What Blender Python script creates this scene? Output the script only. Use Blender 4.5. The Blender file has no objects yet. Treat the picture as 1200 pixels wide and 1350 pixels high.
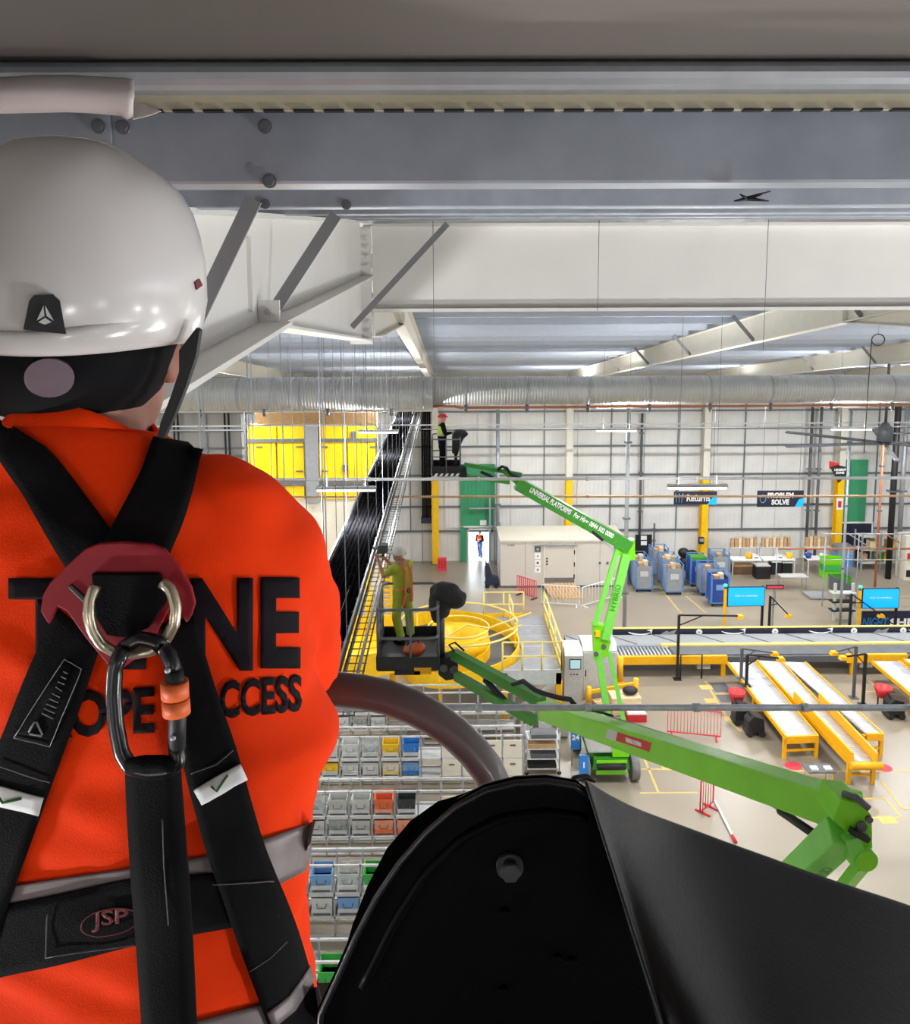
import bpy, bmesh, math, random
from mathutils import Vector as V, Matrix, noise
from mathutils.bvhtree import BVHTree
R = math.radians
random.seed(7)
scene = bpy.context.scene
COL = scene.collection

# ------------------------------------------------------------------ camera
F, CX, CY, H = 1110.0, 600.0, 550.0, 15.5          # focal length and principal point in pixels of 1200x1350
PITCH = math.atan((CY - 410) / F)
YAW = math.atan((CX - 588) / F)
ROLL = R(.25)
cd = bpy.data.cameras.new('camera')
cam = bpy.data.objects.new('camera', cd)
COL.objects.link(cam)
cd.sensor_fit = 'HORIZONTAL'
cd.sensor_width = 36
cd.lens = F / 1200 * 36
cd.shift_x = 0
cd.shift_y = -(675 - CY) / 1200
cd.clip_start = .05
cd.clip_end = 400
CAMROT = Matrix.Rotation(-YAW, 3, 'Z') @ Matrix.Rotation(math.pi / 2 - PITCH, 3, 'X') @ Matrix.Rotation(-ROLL, 3, 'Z')
cam.matrix_world = Matrix.Translation((0, 0, H)) @ CAMROT.to_4x4()
scene.camera = cam
CAMP = V((0, 0, H))

def ray(x, y):
    return CAMROT @ V(((x - CX) / F, -(y - CY) / F, -1))

def at(x, y, Y=None, Z=None, X=None):
    """the point behind pixel (x, y) on the plane Y=, Z= or X="""
    d = ray(x, y)
    t = Y / d.y if Y is not None else ((Z - H) / d.z if Z is not None else X / d.x)
    return CAMP + d * t

# ------------------------------------------------------------------ world, exposure
w = bpy.data.worlds.new('world')
scene.world = w
w.use_nodes = True
wb = w.node_tree.nodes['Background']
wb.inputs[0].default_value = (.84, .92, 1, 1)
wb.inputs[1].default_value = 7.0
vs = scene.view_settings
vs.view_transform = 'Standard'
vs.look = 'None'
vs.gamma = 1
vs.use_curve_mapping = False
vs.exposure = 0.0
LAMP_W = 640            # flux of each ceiling batten, downwards
LAMP_UP = 400           # and of the uplight added to each to brighten roof and beams

# ------------------------------------------------------------------ materials
def sc(r, g, b):
    f = lambda c: (c / 255 / 12.92) if c / 255 <= .04045 else ((c / 255 + .055) / 1.055) ** 2.4
    return (f(r), f(g), f(b), 1)

MATS = {}
def mat(name, col, rough=.5, metal=0, var=.08, scale=6, bump=0, bscale=60, emit=0, coat=0, sheen=0, alpha=1, spec=.5):
    if name in MATS: return MATS[name]
    m = bpy.data.materials.new(name)
    m.use_nodes = True
    nt = m.node_tree
    b = nt.nodes['Principled BSDF']
    c = sc(*col)
    tc = nt.nodes.new('ShaderNodeTexCoord')
    if var:
        n = nt.nodes.new('ShaderNodeTexNoise')
        n.inputs['Scale'].default_value = scale
        n.inputs['Detail'].default_value = 4
        nt.links.new(tc.outputs['Object'], n.inputs['Vector'])
        r = nt.nodes.new('ShaderNodeMapRange')
        r.inputs[1].default_value = .3; r.inputs[2].default_value = .7
        r.inputs[3].default_value = 1 - var; r.inputs[4].default_value = 1 + var
        nt.links.new(n.outputs['Fac'], r.inputs[0])
        mx = nt.nodes.new('ShaderNodeVectorMath'); mx.operation = 'SCALE'
        mx.inputs[0].default_value = c[:3]
        nt.links.new(r.outputs[0], mx.inputs['Scale'])
        nt.links.new(mx.outputs[0], b.inputs['Base Color'])
    else:
        b.inputs['Base Color'].default_value = c
    b.inputs['Roughness'].default_value = rough
    b.inputs['Metallic'].default_value = metal
    b.inputs['Alpha'].default_value = alpha
    b.inputs['Specular IOR Level'].default_value = spec
    if coat:
        b.inputs['Coat Weight'].default_value = coat
        b.inputs['Coat Roughness'].default_value = .15
    if sheen: b.inputs['Sheen Weight'].default_value = sheen
    if emit:
        b.inputs['Emission Color'].default_value = c
        b.inputs['Emission Strength'].default_value = emit
    if bump:
        n2 = nt.nodes.new('ShaderNodeTexNoise')
        n2.inputs['Scale'].default_value = bscale
        n2.inputs['Detail'].default_value = 3
        nt.links.new(tc.outputs['Object'], n2.inputs['Vector'])
        bp = nt.nodes.new('ShaderNodeBump')
        bp.inputs['Strength'].default_value = bump
        bp.inputs['Distance'].default_value = .01
        nt.links.new(n2.outputs['Fac'], bp.inputs['Height'])
        nt.links.new(bp.outputs[0], b.inputs['Normal'])
    MATS[name] = m
    return m

def ribbed(name, col, axis, period, rough=.5, metal=0, depth=.35, dark=.9, dist=.02, sharp=False):
    """sheet with ribs across `axis`, one each `period` metres"""
    m = mat(name, col, rough, metal, var=.05, scale=1.2)
    nt = m.node_tree
    b = nt.nodes['Principled BSDF']
    tc = nt.nodes.new('ShaderNodeTexCoord')
    wv = nt.nodes.new('ShaderNodeTexWave')
    wv.bands_direction = axis
    wv.wave_profile = 'SIN'
    wv.inputs['Scale'].default_value = 2 * math.pi / (20 * period)
    nt.links.new(tc.outputs['Object'], wv.inputs['Vector'])
    src = wv.outputs['Fac']
    if sharp:
        r = nt.nodes.new('ShaderNodeMapRange')
        r.inputs[1].default_value = .35; r.inputs[2].default_value = .65
        nt.links.new(src, r.inputs[0]); src = r.outputs[0]
    bp = nt.nodes.new('ShaderNodeBump')
    bp.inputs['Strength'].default_value = depth
    bp.inputs['Distance'].default_value = dist
    nt.links.new(src, bp.inputs['Height'])
    nt.links.new(bp.outputs[0], b.inputs['Normal'])
    return m

def galv(name, col, rough=.45, metal=.55):
    m = mat(name, col, rough, metal, var=.12, scale=9, bump=.04, bscale=40)
    return m

def setup_materials():
    mat('concrete', (150, 139, 122), .3, var=.07, scale=.35, bump=.03, bscale=8)
    ribbed('cladding', (224, 223, 219), 'X', .25, .5, depth=.3)
    ribbed('clad_grey', (150, 146, 140), 'X', .25, .5, depth=.35)
    ribbed('clad_green', (58, 150, 104), 'X', .25, .5, depth=.4)
    ribbed('clad_yellow', (255, 208, 0), 'X', .9, .5, depth=.12)
    ribbed('deck', (190, 196, 206), 'X', .3, .45, .1, depth=.45)
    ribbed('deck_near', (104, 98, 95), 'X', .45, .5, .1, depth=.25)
    ribbed('duct', (196, 197, 196), 'X', .11, .5, .3, depth=.6)
    galv('galv', (176, 181, 188))
    galv('purlin_galv', (164, 172, 184), .42, .35)
    galv('galv_dark', (120, 124, 130))
    mat('purlin_far', (176, 182, 192), .55, 0, var=.03)
    mat('rod', (150, 156, 164), .4, .3, var=.05)
    mat('brace_grey', (134, 134, 138), .5, .1, var=.04)
    mat('white_steel', (226, 224, 220), .45, var=.03, scale=1.5)
    mat('cream_steel', (224, 220, 206), .5, var=.03)
    mat('cream', (226, 219, 200), .55, var=.03, scale=.8)
    mat('cabin', (205, 199, 188), .5, var=.02)
    mat('yellow', (250, 198, 12), .45, var=.06)
    mat('yellow_deep', (240, 176, 8), .45, var=.06)
    mat('yellow_pale', (236, 214, 120), .5, var=.05)
    mat('floor_yellow', (206, 180, 104), .6, var=.12, scale=4)
    mat('green', (122, 212, 14), .35, var=.05, scale=3, coat=.3)
    mat('green_dark', (62, 142, 46), .4, var=.05)
    mat('green_pale', (122, 212, 84), .4, var=.05)
    mat('black', (24, 24, 27), .55, var=.15)
    mat('black_gloss', (20, 20, 23), .28, var=.1)
    mat('rubber', (40, 40, 42), .7, var=.15)
    mat('tyre', (120, 120, 118), .8, var=.15)
    mat('grey', (150, 152, 154), .5)
    mat('grey_dark', (88, 90, 94), .5)
    mat('grey_light', (198, 198, 196), .5)
    mat('mesh_floor', (140, 143, 146), .5, var=.12, scale=3)
    mat('roller', (214, 218, 222), .3, .35, var=.05)
    mat('belt', (96, 98, 102), .55, var=.15, scale=2)
    mat('red', (196, 36, 40), .45)
    mat('red_pink', (226, 62, 80), .5)
    mat('copper', (186, 120, 86), .45, .2)
    mat('blue', (84, 138, 202), .5, var=.1)
    mat('blue_deep', (44, 72, 150), .5, var=.1)
    mat('blue_pale', (120, 166, 214), .5)
    mat('navy', (34, 38, 60), .5)
    mat('screen', (18, 158, 240), .3, var=0, emit=.75)
    mat('screen_pale', (176, 220, 230), .3, var=0, emit=.4)
    mat('white', (240, 240, 238), .5, var=.02)
    mat('lamp', (255, 252, 246), .4, var=0, emit=6)
    mat('green_lamp', (60, 220, 170), .4, var=0, emit=.8)
    mat('cardboard', (186, 150, 108), .75, var=.12)
    mat('cardboard_pale', (222, 198, 160), .75, var=.1)
    mat('paper_dark', (104, 76, 56), .8, var=.2)
    mat('skin', (196, 140, 112), .55, var=.05)
    mat('skin_dark', (150, 98, 78), .55, var=.05)
    mat('lime', (176, 190, 56), .7, var=.08, scale=9)
    mat('lime_bright', (196, 220, 60), .7)
    mat('orange_cloth', (255, 62, 4), .85, var=.05, scale=14, bump=.12, bscale=420, spec=.15)
    mat('orange', (236, 110, 52), .5)
    mat('jeans', (66, 88, 140), .8)
    mat('dark_cloth', (16, 15, 18), .85, var=.2, spec=.15)
    mat('webbing', (15, 13, 15), .85, var=.15, scale=30, bump=.25, bscale=500, spec=.12)
    mat('print', (24, 17, 24), .8, var=.05, spec=.15)
    mat('reflective', (124, 112, 112), .5, .25, var=.06, scale=40)
    mat('plate_red', (142, 24, 36), .6, var=.08, spec=.25)
    mat('steel_ring', (206, 194, 170), .3, .9, var=.05)
    mat('helmet_white', (214, 210, 208), .25, var=.02, coat=.5)
    mat('mauve', (112, 94, 104), .5)
    mat('tube_paint', (88, 78, 78), .38, .1, var=.06, coat=.25)
    mat('console', (5, 5, 6), .45, var=.1, spec=.05)
    mat('matte_black', (6, 6, 7), 1, var=.1, spec=0)
    mat('cable', (18, 18, 20), 1, var=.15, spec=0)
    mat('vinyl', (20, 18, 18), .5, var=.12, scale=16, bump=.06, bscale=240, spec=.25)
    mat('foil', (212, 204, 202), .5, .1, var=.05)
    mat('seal', (190, 183, 158), .5, var=.08)
    mat('glassy', (206, 216, 214), .2, var=.03, alpha=.35)
    mat('bag_yellow', (240, 196, 40), .7, var=.1)
    mat('bag_blue', (46, 128, 206), .7, var=.1)
    mat('bag_orange', (240, 116, 66), .7, var=.1)
    mat('bag_peach', (240, 160, 128), .7, var=.1)
    mat('bag_black', (62, 64, 66), .7, var=.1)
    mat('bag_green', (60, 172, 72), .7, var=.1)
    mat('bag_pale', (206, 208, 204), .6, var=.12)
    mat('tick_green', (60, 110, 50), .6)
    mat('dull_red', (112, 36, 40), .7)
    mat('asphalt', (190, 196, 206), .8, var=.08)
setup_materials()
M = MATS

# ------------------------------------------------------------------ mesh building
class MB:
    def __init__(self):
        self.v = []; self.f = []; self.sm = []
    def add(self, vs, fs, smooth=False):
        o = len(self.v)
        self.v += [V(p) for p in vs]
        self.f += [tuple(i + o for i in f) for f in fs]
        self.sm += [smooth] * len(fs)
        return self
    def hexa(self, p):          # 8 points: bottom ring of four, top ring of four
        return self.add(p, [(3, 2, 1, 0), (4, 5, 6, 7), (0, 1, 5, 4), (1, 2, 6, 5), (2, 3, 7, 6), (3, 0, 4, 7)])
    def box(self, a, b):        # two corners
        x0, x1 = sorted((a[0], b[0])); y0, y1 = sorted((a[1], b[1])); z0, z1 = sorted((a[2], b[2]))
        return self.hexa([(x0, y0, z0), (x1, y0, z0), (x1, y1, z0), (x0, y1, z0), (x0, y0, z1), (x1, y0, z1), (x1, y1, z1), (x0, y1, z1)])
    def cbox(self, c, s, m=None):
        h = V(s) / 2
        ps = [V((sx * h.x, sy * h.y, sz * h.z)) for sz in (-1, 1) for sx, sy in ((-1, -1), (1, -1), (1, 1), (-1, 1))]
        if m is not None: ps = [m @ p for p in ps]
        return self.hexa([p + V(c) for p in ps])
    def bar(self, p, q, w, h, up=(0, 0, 1)):
        """box beam from p to q, w wide, h high along up"""
        p, q = V(p), V(q)
        d = (q - p).normalized()
        s = d.cross(V(up))
        if s.length < 1e-4: s = d.cross(V((0, 1, 0)))
        s.normalize()
        u = s.cross(d).normalized()
        s *= w / 2; u *= h / 2
        return self.hexa([p - s - u, p + s - u, q + s - u, q - s - u, p - s + u, p + s + u, q + s + u, q - s + u])
    def taper(self, p, q, w0, h0, w1, h1, up=(0, 0, 1)):
        p, q = V(p), V(q)
        d = (q - p).normalized()
        s = d.cross(V(up)).normalized()
        u = s.cross(d).normalized()
        a, b = s * w0 / 2, u * h0 / 2
        c, e = s * w1 / 2, u * h1 / 2
        return self.hexa([p - a - b, p + a - b, q + c - e, q - c - e, p - a + b, p + a + b, q + c + e, q - c + e])
    def tube(self, pts, r, seg=8, closed=False, smooth=True):
        pts = [V(p) for p in pts]
        n = len(pts)
        rs = r if isinstance(r, (list, tuple)) else [r] * n
        o = len(self.v)
        prev = None
        for i, p in enumerate(pts):
            if closed: d = pts[(i + 1) % n] - pts[i - 1]
            else: d = pts[min(i + 1, n - 1)] - pts[max(i - 1, 0)]
            d.normalize()
            if prev is None:
                s = d.cross(V((0, 0, 1)))
                if s.length < 1e-3: s = d.cross(V((0, 1, 0)))
            else:
                s = prev - d * prev.dot(d)
            s.normalize(); prev = s
            u = d.cross(s)
            for k in range(seg):
                a = 2 * math.pi * k / seg
                self.v.append(p + (s * math.cos(a) + u * math.sin(a)) * rs[i])
        m = n if closed else n - 1
        for i in range(m):
            j = (i + 1) % n
            for k in range(seg):
                l = (k + 1) % seg
                self.f.append((o + i * seg + k, o + i * seg + l, o + j * seg + l, o + j * seg + k)); self.sm.append(smooth)
        if not closed:
            self.f.append(tuple(o + k for k in range(seg - 1, -1, -1))); self.sm.append(False)
            self.f.append(tuple(o + (n - 1) * seg + k for k in range(seg))); self.sm.append(False)
        return self
    def cyl(self, p, q, r, seg=12, r2=None):
        return self.tube([p, q], [r, r if r2 is None else r2], seg)
    def prism(self, poly, axis, a, b):
        """2-D polygon extruded along axis 'X','Y','Z' from a to b"""
        mk = {'X': lambda p, t: (t, p[0], p[1]), 'Y': lambda p, t: (p[0], t, p[1]), 'Z': lambda p, t: (p[0], p[1], t)}[axis]
        n = len(poly)
        vs = [mk(p, a) for p in poly] + [mk(p, b) for p in poly]
        fs = [tuple(range(n - 1, -1, -1)), tuple(range(n, 2 * n))] + [(i, (i + 1) % n, n + (i + 1) % n, n + i) for i in range(n)]
        return self.add(vs, fs)
    def slab(self, pts, th):
        """polygon of 3-D points given thickness along th (vector)"""
        n = len(pts); th = V(th)
        vs = [V(p) for p in pts] + [V(p) + th for p in pts]
        fs = [tuple(range(n - 1, -1, -1)), tuple(range(n, 2 * n))] + [(i, (i + 1) % n, n + (i + 1) % n, n + i) for i in range(n)]
        return self.add(vs, fs)
    def sphere(self, c, r, seg=14, rings=9):
        c = V(c); r = V(r) if not isinstance(r, (int, float)) else V((r, r, r))
        vs = [c + V((0, 0, -r.z))]
        for i in range(1, rings):
            a = -math.pi / 2 + math.pi * i / rings
            for k in range(seg):
                t = 2 * math.pi * k / seg
                vs.append(c + V((r.x * math.cos(a) * math.cos(t), r.y * math.cos(a) * math.sin(t), r.z * math.sin(a))))
        vs.append(c + V((0, 0, r.z)))
        fs = [(0, 1 + (k + 1) % seg, 1 + k) for k in range(seg)]
        for i in range(rings - 2):
            for k in range(seg):
                a = 1 + i * seg; l = (k + 1) % seg
                fs.append((a + k, a + l, a + seg + l, a + seg + k))
        a = 1 + (rings - 2) * seg
        fs += [(a + k, a + (k + 1) % seg, len(vs) - 1) for k in range(seg)]
        return self.add(vs, fs, True)
    def loft(self, rings, cap=True, smooth=True):
        n = len(rings[0]); o = len(self.v)
        for r in rings: self.v += [V(p) for p in r]
        for i in range(len(rings) - 1):
            for k in range(n):
                l = (k + 1) % n
                self.f.append((o + i * n + k, o + i * n + l, o + (i + 1) * n + l, o + (i + 1) * n + k)); self.sm.append(smooth)
        if cap:
            self.f.append(tuple(o + k for k in range(n - 1, -1, -1))); self.sm.append(False)
            self.f.append(tuple(o + (len(rings) - 1) * n + k for k in range(n))); self.sm.append(False)
        return self
    def grid(self, rows, smooth=True, thick=None):
        """rows of points; thick = vector or None"""
        nr, nc = len(rows), len(rows[0])
        o = len(self.v)
        for r in rows: self.v += [V(p) for p in r]
        q = lambda i, j: o + i * nc + j
        for i in range(nr - 1):
            for j in range(nc - 1):
                self.f.append((q(i, j), q(i, j + 1), q(i + 1, j + 1), q(i + 1, j))); self.sm.append(smooth)
        return self
    def ibeam(self, p, q, depth, width, tf=.02, tw=.012, up=(0, 0, 1)):
        p, q = V(p), V(q)
        d = (q - p).normalized(); s = d.cross(V(up)).normalized(); u = s.cross(d)
        self.bar(p, q, tw, depth - 2 * tf, up)
        for k in (-1, 1):
            o = u * k * (depth - tf) / 2
            self.bar(p + o, q + o, width, tf, up)
        return self
    def mesh(self, name, org=V((0, 0, 0))):
        me = bpy.data.meshes.new(name)
        me.from_pydata([p - org for p in self.v], [], self.f)
        me.polygons.foreach_set('use_smooth', self.sm)
        me.update()
        return me
    def build(self, name, m, parent=None, bevel=0, seg=2, fix=True):
        org = ORG.get(parent.name, V((0, 0, 0))) if parent else V((0, 0, 0))
        me = self.mesh(name, org)
        if fix:
            bm = bmesh.new(); bm.from_mesh(me)
            bmesh.ops.recalc_face_normals(bm, faces=bm.faces)
            bm.to_mesh(me); bm.free()
        me.materials.append(M[m] if isinstance(m, str) else m)
        o = bpy.data.objects.new(name, me)
        COL.objects.link(o)
        if parent:
            o.parent = parent
            ORG[o.name] = org
        if bevel:
            b = o.modifiers.new('bevel', 'BEVEL'); b.width = bevel; b.segments = seg; b.limit_method = 'ANGLE'
        return o
ORG = {}
TMP = bpy.data.scenes.new('workbench')     # modifiers and text are evaluated here, then it is removed

def tag(o, label, cat, group=None):
    o['label'] = label; o['category'] = cat
    if group: o['group'] = group
    return o

def thing(name, label, cat, loc=(0, 0, 0), group=None):
    o = bpy.data.objects.new(name, None)
    o.empty_display_size = .2
    COL.objects.link(o)
    o.location = loc
    ORG[o.name] = V(loc)
    return tag(o, label, cat, group)

def struct(o):
    o['kind'] = 'structure'
    return o

def dup(root, loc, rz=None, label=None, group=None, mats=None):
    """copy of a thing with its parts and sub-parts; mats = {part name: material}"""
    r = root.copy(); COL.objects.link(r)
    r.location = loc
    if rz is not None: r.rotation_euler = (0, 0, rz)
    if label: r['label'] = label
    if group: r['group'] = group
    def sub(a, b):
        for ch in list(a.children):
            if ch.type == 'LIGHT': continue
            c = ch.copy(); COL.objects.link(c); c.parent = b
            k = ch.name.split('.')[0]
            if mats and k in mats:
                c.data = c.data.copy(); c.data.materials[0] = M[mats[k]]
            sub(ch, c)
    sub(root, r)
    return r

def move(root, loc, rz=0):
    root.location = loc; root.rotation_euler = (0, 0, rz)
    return root

def text_mesh(s, size, bold=0, depth=.004, align='CENTER', spacing=1.0, shear=0, line=1.0):
    cu = bpy.data.curves.new('lettering', 'FONT')
    cu.body = s; cu.size = size; cu.offset = bold; cu.extrude = depth / 2
    cu.align_x = align; cu.align_y = 'CENTER'
    cu.space_character = spacing; cu.shear = shear; cu.space_line = line
    cu.resolution_u = 3
    o = bpy.data.objects.new('lettering', cu)
    TMP.collection.objects.link(o)
    TMP.view_layers[0].update()
    dg = TMP.view_layers[0].depsgraph
    me = bpy.data.meshes.new_from_object(o.evaluated_get(dg))
    bpy.data.objects.remove(o); bpy.data.curves.remove(cu)
    return me

def lettering(s, c, right, up, size, m, parent, bold=0, depth=.004, width=None, **k):
    """flat text centred at c, running along right, upright along up; width fits its length"""
    me = text_mesh(s, size, bold, depth, **k)
    right = V(right).normalized(); up = V(up).normalized(); n = right.cross(up)
    xs = [v.co.x for v in me.vertices]
    kx = width / (max(xs) - min(xs)) if width else 1
    mid = (max(xs) + min(xs)) / 2
    org = ORG.get(parent.name, V((0, 0, 0))) if parent else V((0, 0, 0))
    for v in me.vertices:
        p = v.co
        v.co = V(c) + right * (p.x - mid) * kx + up * p.y + n * p.z - org
    me.materials.clear(); me.materials.append(M[m])
    o = bpy.data.objects.new('lettering', me)
    COL.objects.link(o)
    if parent: o.parent = parent; ORG[o.name] = org
    return o

def fused(mb, voxel, smooth_it=4):
    """one continuous skin around overlapping solids"""
    me = mb.mesh('tmp')
    o = bpy.data.objects.new('tmp', me); TMP.collection.objects.link(o)
    r = o.modifiers.new('r', 'REMESH'); r.mode = 'VOXEL'; r.voxel_size = voxel; r.use_smooth_shade = True
    s = o.modifiers.new('s', 'SMOOTH'); s.iterations = smooth_it; s.factor = .5
    TMP.view_layers[0].update()
    dg = TMP.view_layers[0].depsgraph
    out = bpy.data.meshes.new_from_object(o.evaluated_get(dg))
    bpy.data.objects.remove(o)
    out.polygons.foreach_set('use_smooth', [True] * len(out.polygons))
    return out

def fused_part(mb, voxel, name, m, parent, smooth_it=4):
    me = fused(mb, voxel, smooth_it)
    org = ORG.get(parent.name, V((0, 0, 0))) if parent else V((0, 0, 0))
    for v in me.vertices: v.co -= org
    me.materials.clear(); me.materials.append(M[m])
    me.name = name
    o = bpy.data.objects.new(name, me); COL.objects.link(o)
    if parent: o.parent = parent; ORG[o.name] = org
    return o

# ================================================================== the hall
WY = 51.0                                   # back wall
RY, RZ = 9.9, 16.53                         # ridge line, height of the rafter tops there
def roofz(y):
    return RZ - .117 * (y - RY) if y >= RY else RZ - .097 * (RY - y)

floor = struct(MB().box((-34, -22, -.2), (36, WY + .2, 0)).build('floor', 'concrete'))
struct(MB().box((-34.2, -22, 0), (-34, WY, 14)).build('wall_left', 'cladding'))
struct(MB().box((36, -22, 0), (36.2, WY, 14)).build('wall_right', 'cladding'))
struct(MB().box((-34, -22.2, 0), (36, -22, 14)).build('wall_front', 'cladding'))

# ---- roof deck with purlins
mb = MB()
y0, y1, up = -22, WY + .3, .17
mb.slab([(-34, y1, roofz(y1) + up), (36, y1, roofz(y1) + up), (36, RY, RZ + up), (-34, RY, RZ + up)], (0, 0, .15))
ceiling = struct(mb.build('ceiling', 'deck'))
mb = MB()
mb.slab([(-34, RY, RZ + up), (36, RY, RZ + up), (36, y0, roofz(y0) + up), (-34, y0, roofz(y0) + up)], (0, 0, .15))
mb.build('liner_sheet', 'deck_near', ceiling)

def purlin(y, xa, xb, m='purlin_galv', side=1):
    z = roofz(y)
    mb = MB()
    zt = z + up
    mb.prism([(y + .004, z), (y + .07, z), (y + .07, z + .022), (y + .066, z + .022), (y + .066, z + .005), (y + .006, z + .005), (y + .005, zt), (y - .06, zt), (y - .06, zt - .004), (y, zt - .004), (y, z + .004)], 'X', xa, xb)
    return mb.build('purlin', m, ceiling)
def bolt_on(px, py, Y, r, parent, m='galv_dark', n=(0, -1, 0)):
    c = at(px, py, Y=Y)
    n = V(n)
    mb = MB().cyl(c + n * -.002, c + n * r * .5, r * 1.35, 14)
    mb.cyl(c + n * r * .45, c + n * r * 1.0, r, 6)
    return mb.build('bolt', m, parent)
P1 = 1.40
sx = at(148, 170, Y=P1).x
pl = purlin(P1 - .008, -4, sx)
pr = purlin(P1, sx - .3, 9)
for x, y, o in ((131, 167, pl), (163, 168, pr), (350, 167, pr), (356, 239, pr)):
    bolt_on(x, y, P1 - (.009 if o is pl else .001), .0085, o)
lettering('VM0101 - 2MI17', at(40, 198, Y=P1 - .0105), (-1, 0, 0), (0, 0, -1), .016, 'grey_dark', pl, depth=.001)
for y in (3.05, 4.72, 6.6, 8.5):
    p = purlin(y, -12, 16)
    if y < 4: bolt_on(457, 270, y + .001, .013, p); bolt_on(350, 269, y + .001, .013, p)
y = 11.4
while y < WY - .5:
    purlin(y, -33, 35, 'purlin_far')
    y += 1.72
# rounded eaves rail and cream seal strip in front of the first purlin
za = at(600, 143, Y=1.3).z
mb = MB()
prof = []
for k in range(9):
    a = math.pi * k / 8
    prof.append((1.30 - .03 * math.sin(a), za + .044 - .022 * math.cos(a) + .0))
prof += [(1.33, za + .066), (1.33, za + .022)]
mb.prism(prof, 'X', -3, 5)
mb.build('rail', 'galv', ceiling)
mb = MB()
mb.box((-3, 1.31, za), (5, 1.318, za + .025))
mb.build('seal_strip', 'seal', ceiling)
for k in range(34):                         # small dark slots along the strip
    x = -.45 + k * .045
    MB().box((x, 1.306, za - .002), (x + .03, 1.318, za + .0012)).build('slot', 'black', ceiling)
# torn white foil over the rail
mb = MB()
rows = []
edge = [(0, 96, 150), (45, 93, 149), (90, 93, 148), (130, 95, 150), (160, 97, 153), (168, 98, 158), (176, 100, 154)]
edge = [(-140, 98, 152), (-70, 97, 151)] + edge
for x, ya, yb in edge:
    rows.append([at(x, ya + (yb - ya) * t, Y=1.27 - .035 * math.sin(math.pi * t) + .03 * (t == 0)) for t in [i / 6 for i in range(7)]])
mb.grid(rows)
foil = mb.build('foil_wrap', 'foil')
tag(foil, 'torn white foil wrapped round the end of the roof rail', 'wrapping')
so = foil.modifiers.new('s', 'SOLIDIFY'); so.thickness = .004
mb = MB()
mb.slab([at(168, 140, Y=1.28), at(190, 137, Y=1.27), at(212, 146, Y=1.26), at(196, 152, Y=1.26), at(175, 157, Y=1.27)], (0, .004, 0))
mb.build('torn_flap', 'foil', foil)
# dark twig caught on the purlin
mb = MB()
a = at(985, 262, Y=1.39)
for px, py in ((1016, 252), (968, 265), (1014, 265), (976, 256)):
    mb.tube([a, at(px, py, Y=1.38)], [.004, .001], 5)
tag(mb.build('twig', 'black'), 'small dark twig caught on the lower edge of the purlin', 'twig')

# ---- white frame: ridge beam, rafters, columns
rb = thing('ridge_beam', 'deep white plate girder running crosswise under the purlins', 'beam', (2, RY, 15.49))
MB().box((-.84, RY, 15.53), (34, RY + .02, 16.46)).build('web', 'white_steel', rb)
MB().box((-.84, RY - .12, 15.49), (34, RY + .14, 15.53)).build('bottom_flange', 'white_steel', rb)
MB().box((-.84, RY - .12, 16.46), (34, RY + .14, 16.49)).build('top_flange', 'white_steel', rb)
rb2 = thing('ridge_beam', 'white plate girder behind the near haunched rafter, mostly hidden by it', 'beam', (-16, RY, 15.6))
MB().box((-33, RY, 15.6), (-.92, RY + .02, 16.46)).build('web', 'white_steel', rb2)
MB().box((-33, RY - .1, 15.56), (-1.115, RY + .12, 15.6)).build('bottom_flange', 'white_steel', rb2)

def rafter_far(X, label, m='cream_steel', end=10.1):
    t = thing('rafter', label, 'beam', (X, 30, roofz(30) - .6))
    D = .62
    hs = 15.4                                # apex haunch starts here
    zl = 15.2
    bot = [(end, zl), (hs, roofz(hs) - D), (44.5, roofz(44.5) - D), (WY - .75, roofz(WY) - 1.35)]
    poly = bot + [(WY - .75, roofz(WY - .75) - .02), (end, roofz(end) - .02)]
    MB().prism(poly, 'X', X - .008, X + .008).build('web', m, t)
    MB().bar((X, end, roofz(end) - .012), (X, WY - .4, roofz(WY - .4) - .012), .22, .022).build('top_flange', m, t)
    MB().bar((X, end, roofz(end) - D), (X, 44.5, roofz(44.5) - D), .22, .025).build('bottom_flange', m, t)
    MB().bar((X, end, zl), (X, hs, roofz(hs) - D - .01), .2, .02).build('haunch_flange', m, t)
    MB().bar((X, 44.5, roofz(44.5) - D), (X, WY - .75, roofz(WY) - 1.35), .2, .02).build('haunch_flange', m, t)
    MB().box((X - .11, hs - .01, roofz(hs) - D), (X + .11, hs + .01, roofz(hs) - .02)).build('stiffener', m, t)
    for k in range(5):                       # flat restraints from purlin to bottom flange
        y = 14.84 + k * 5.16
        for s in (-1,):
            MB().bar((X, y, roofz(y) - D + .02), (X + s * .55, y, roofz(y) + .02), .09, .012, (0, 1, 0)).build('brace', 'brace_grey', t)
    return t
rafter_far(-.85, 'cream steel rafter with deep haunch in line with the black cable drop')
rafter_far(7.35, 'long cream haunched rafter leading down to the yellow column behind the white cabin')
rafter_far(15.6, 'cream rafter leading down to the column beside the Returns sign')
rafter_far(23.9, 'cream rafter ending above the green panel by the fan')
rafter_far(-9.1, 'cream rafter above the yellow clad enclosure')

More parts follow.
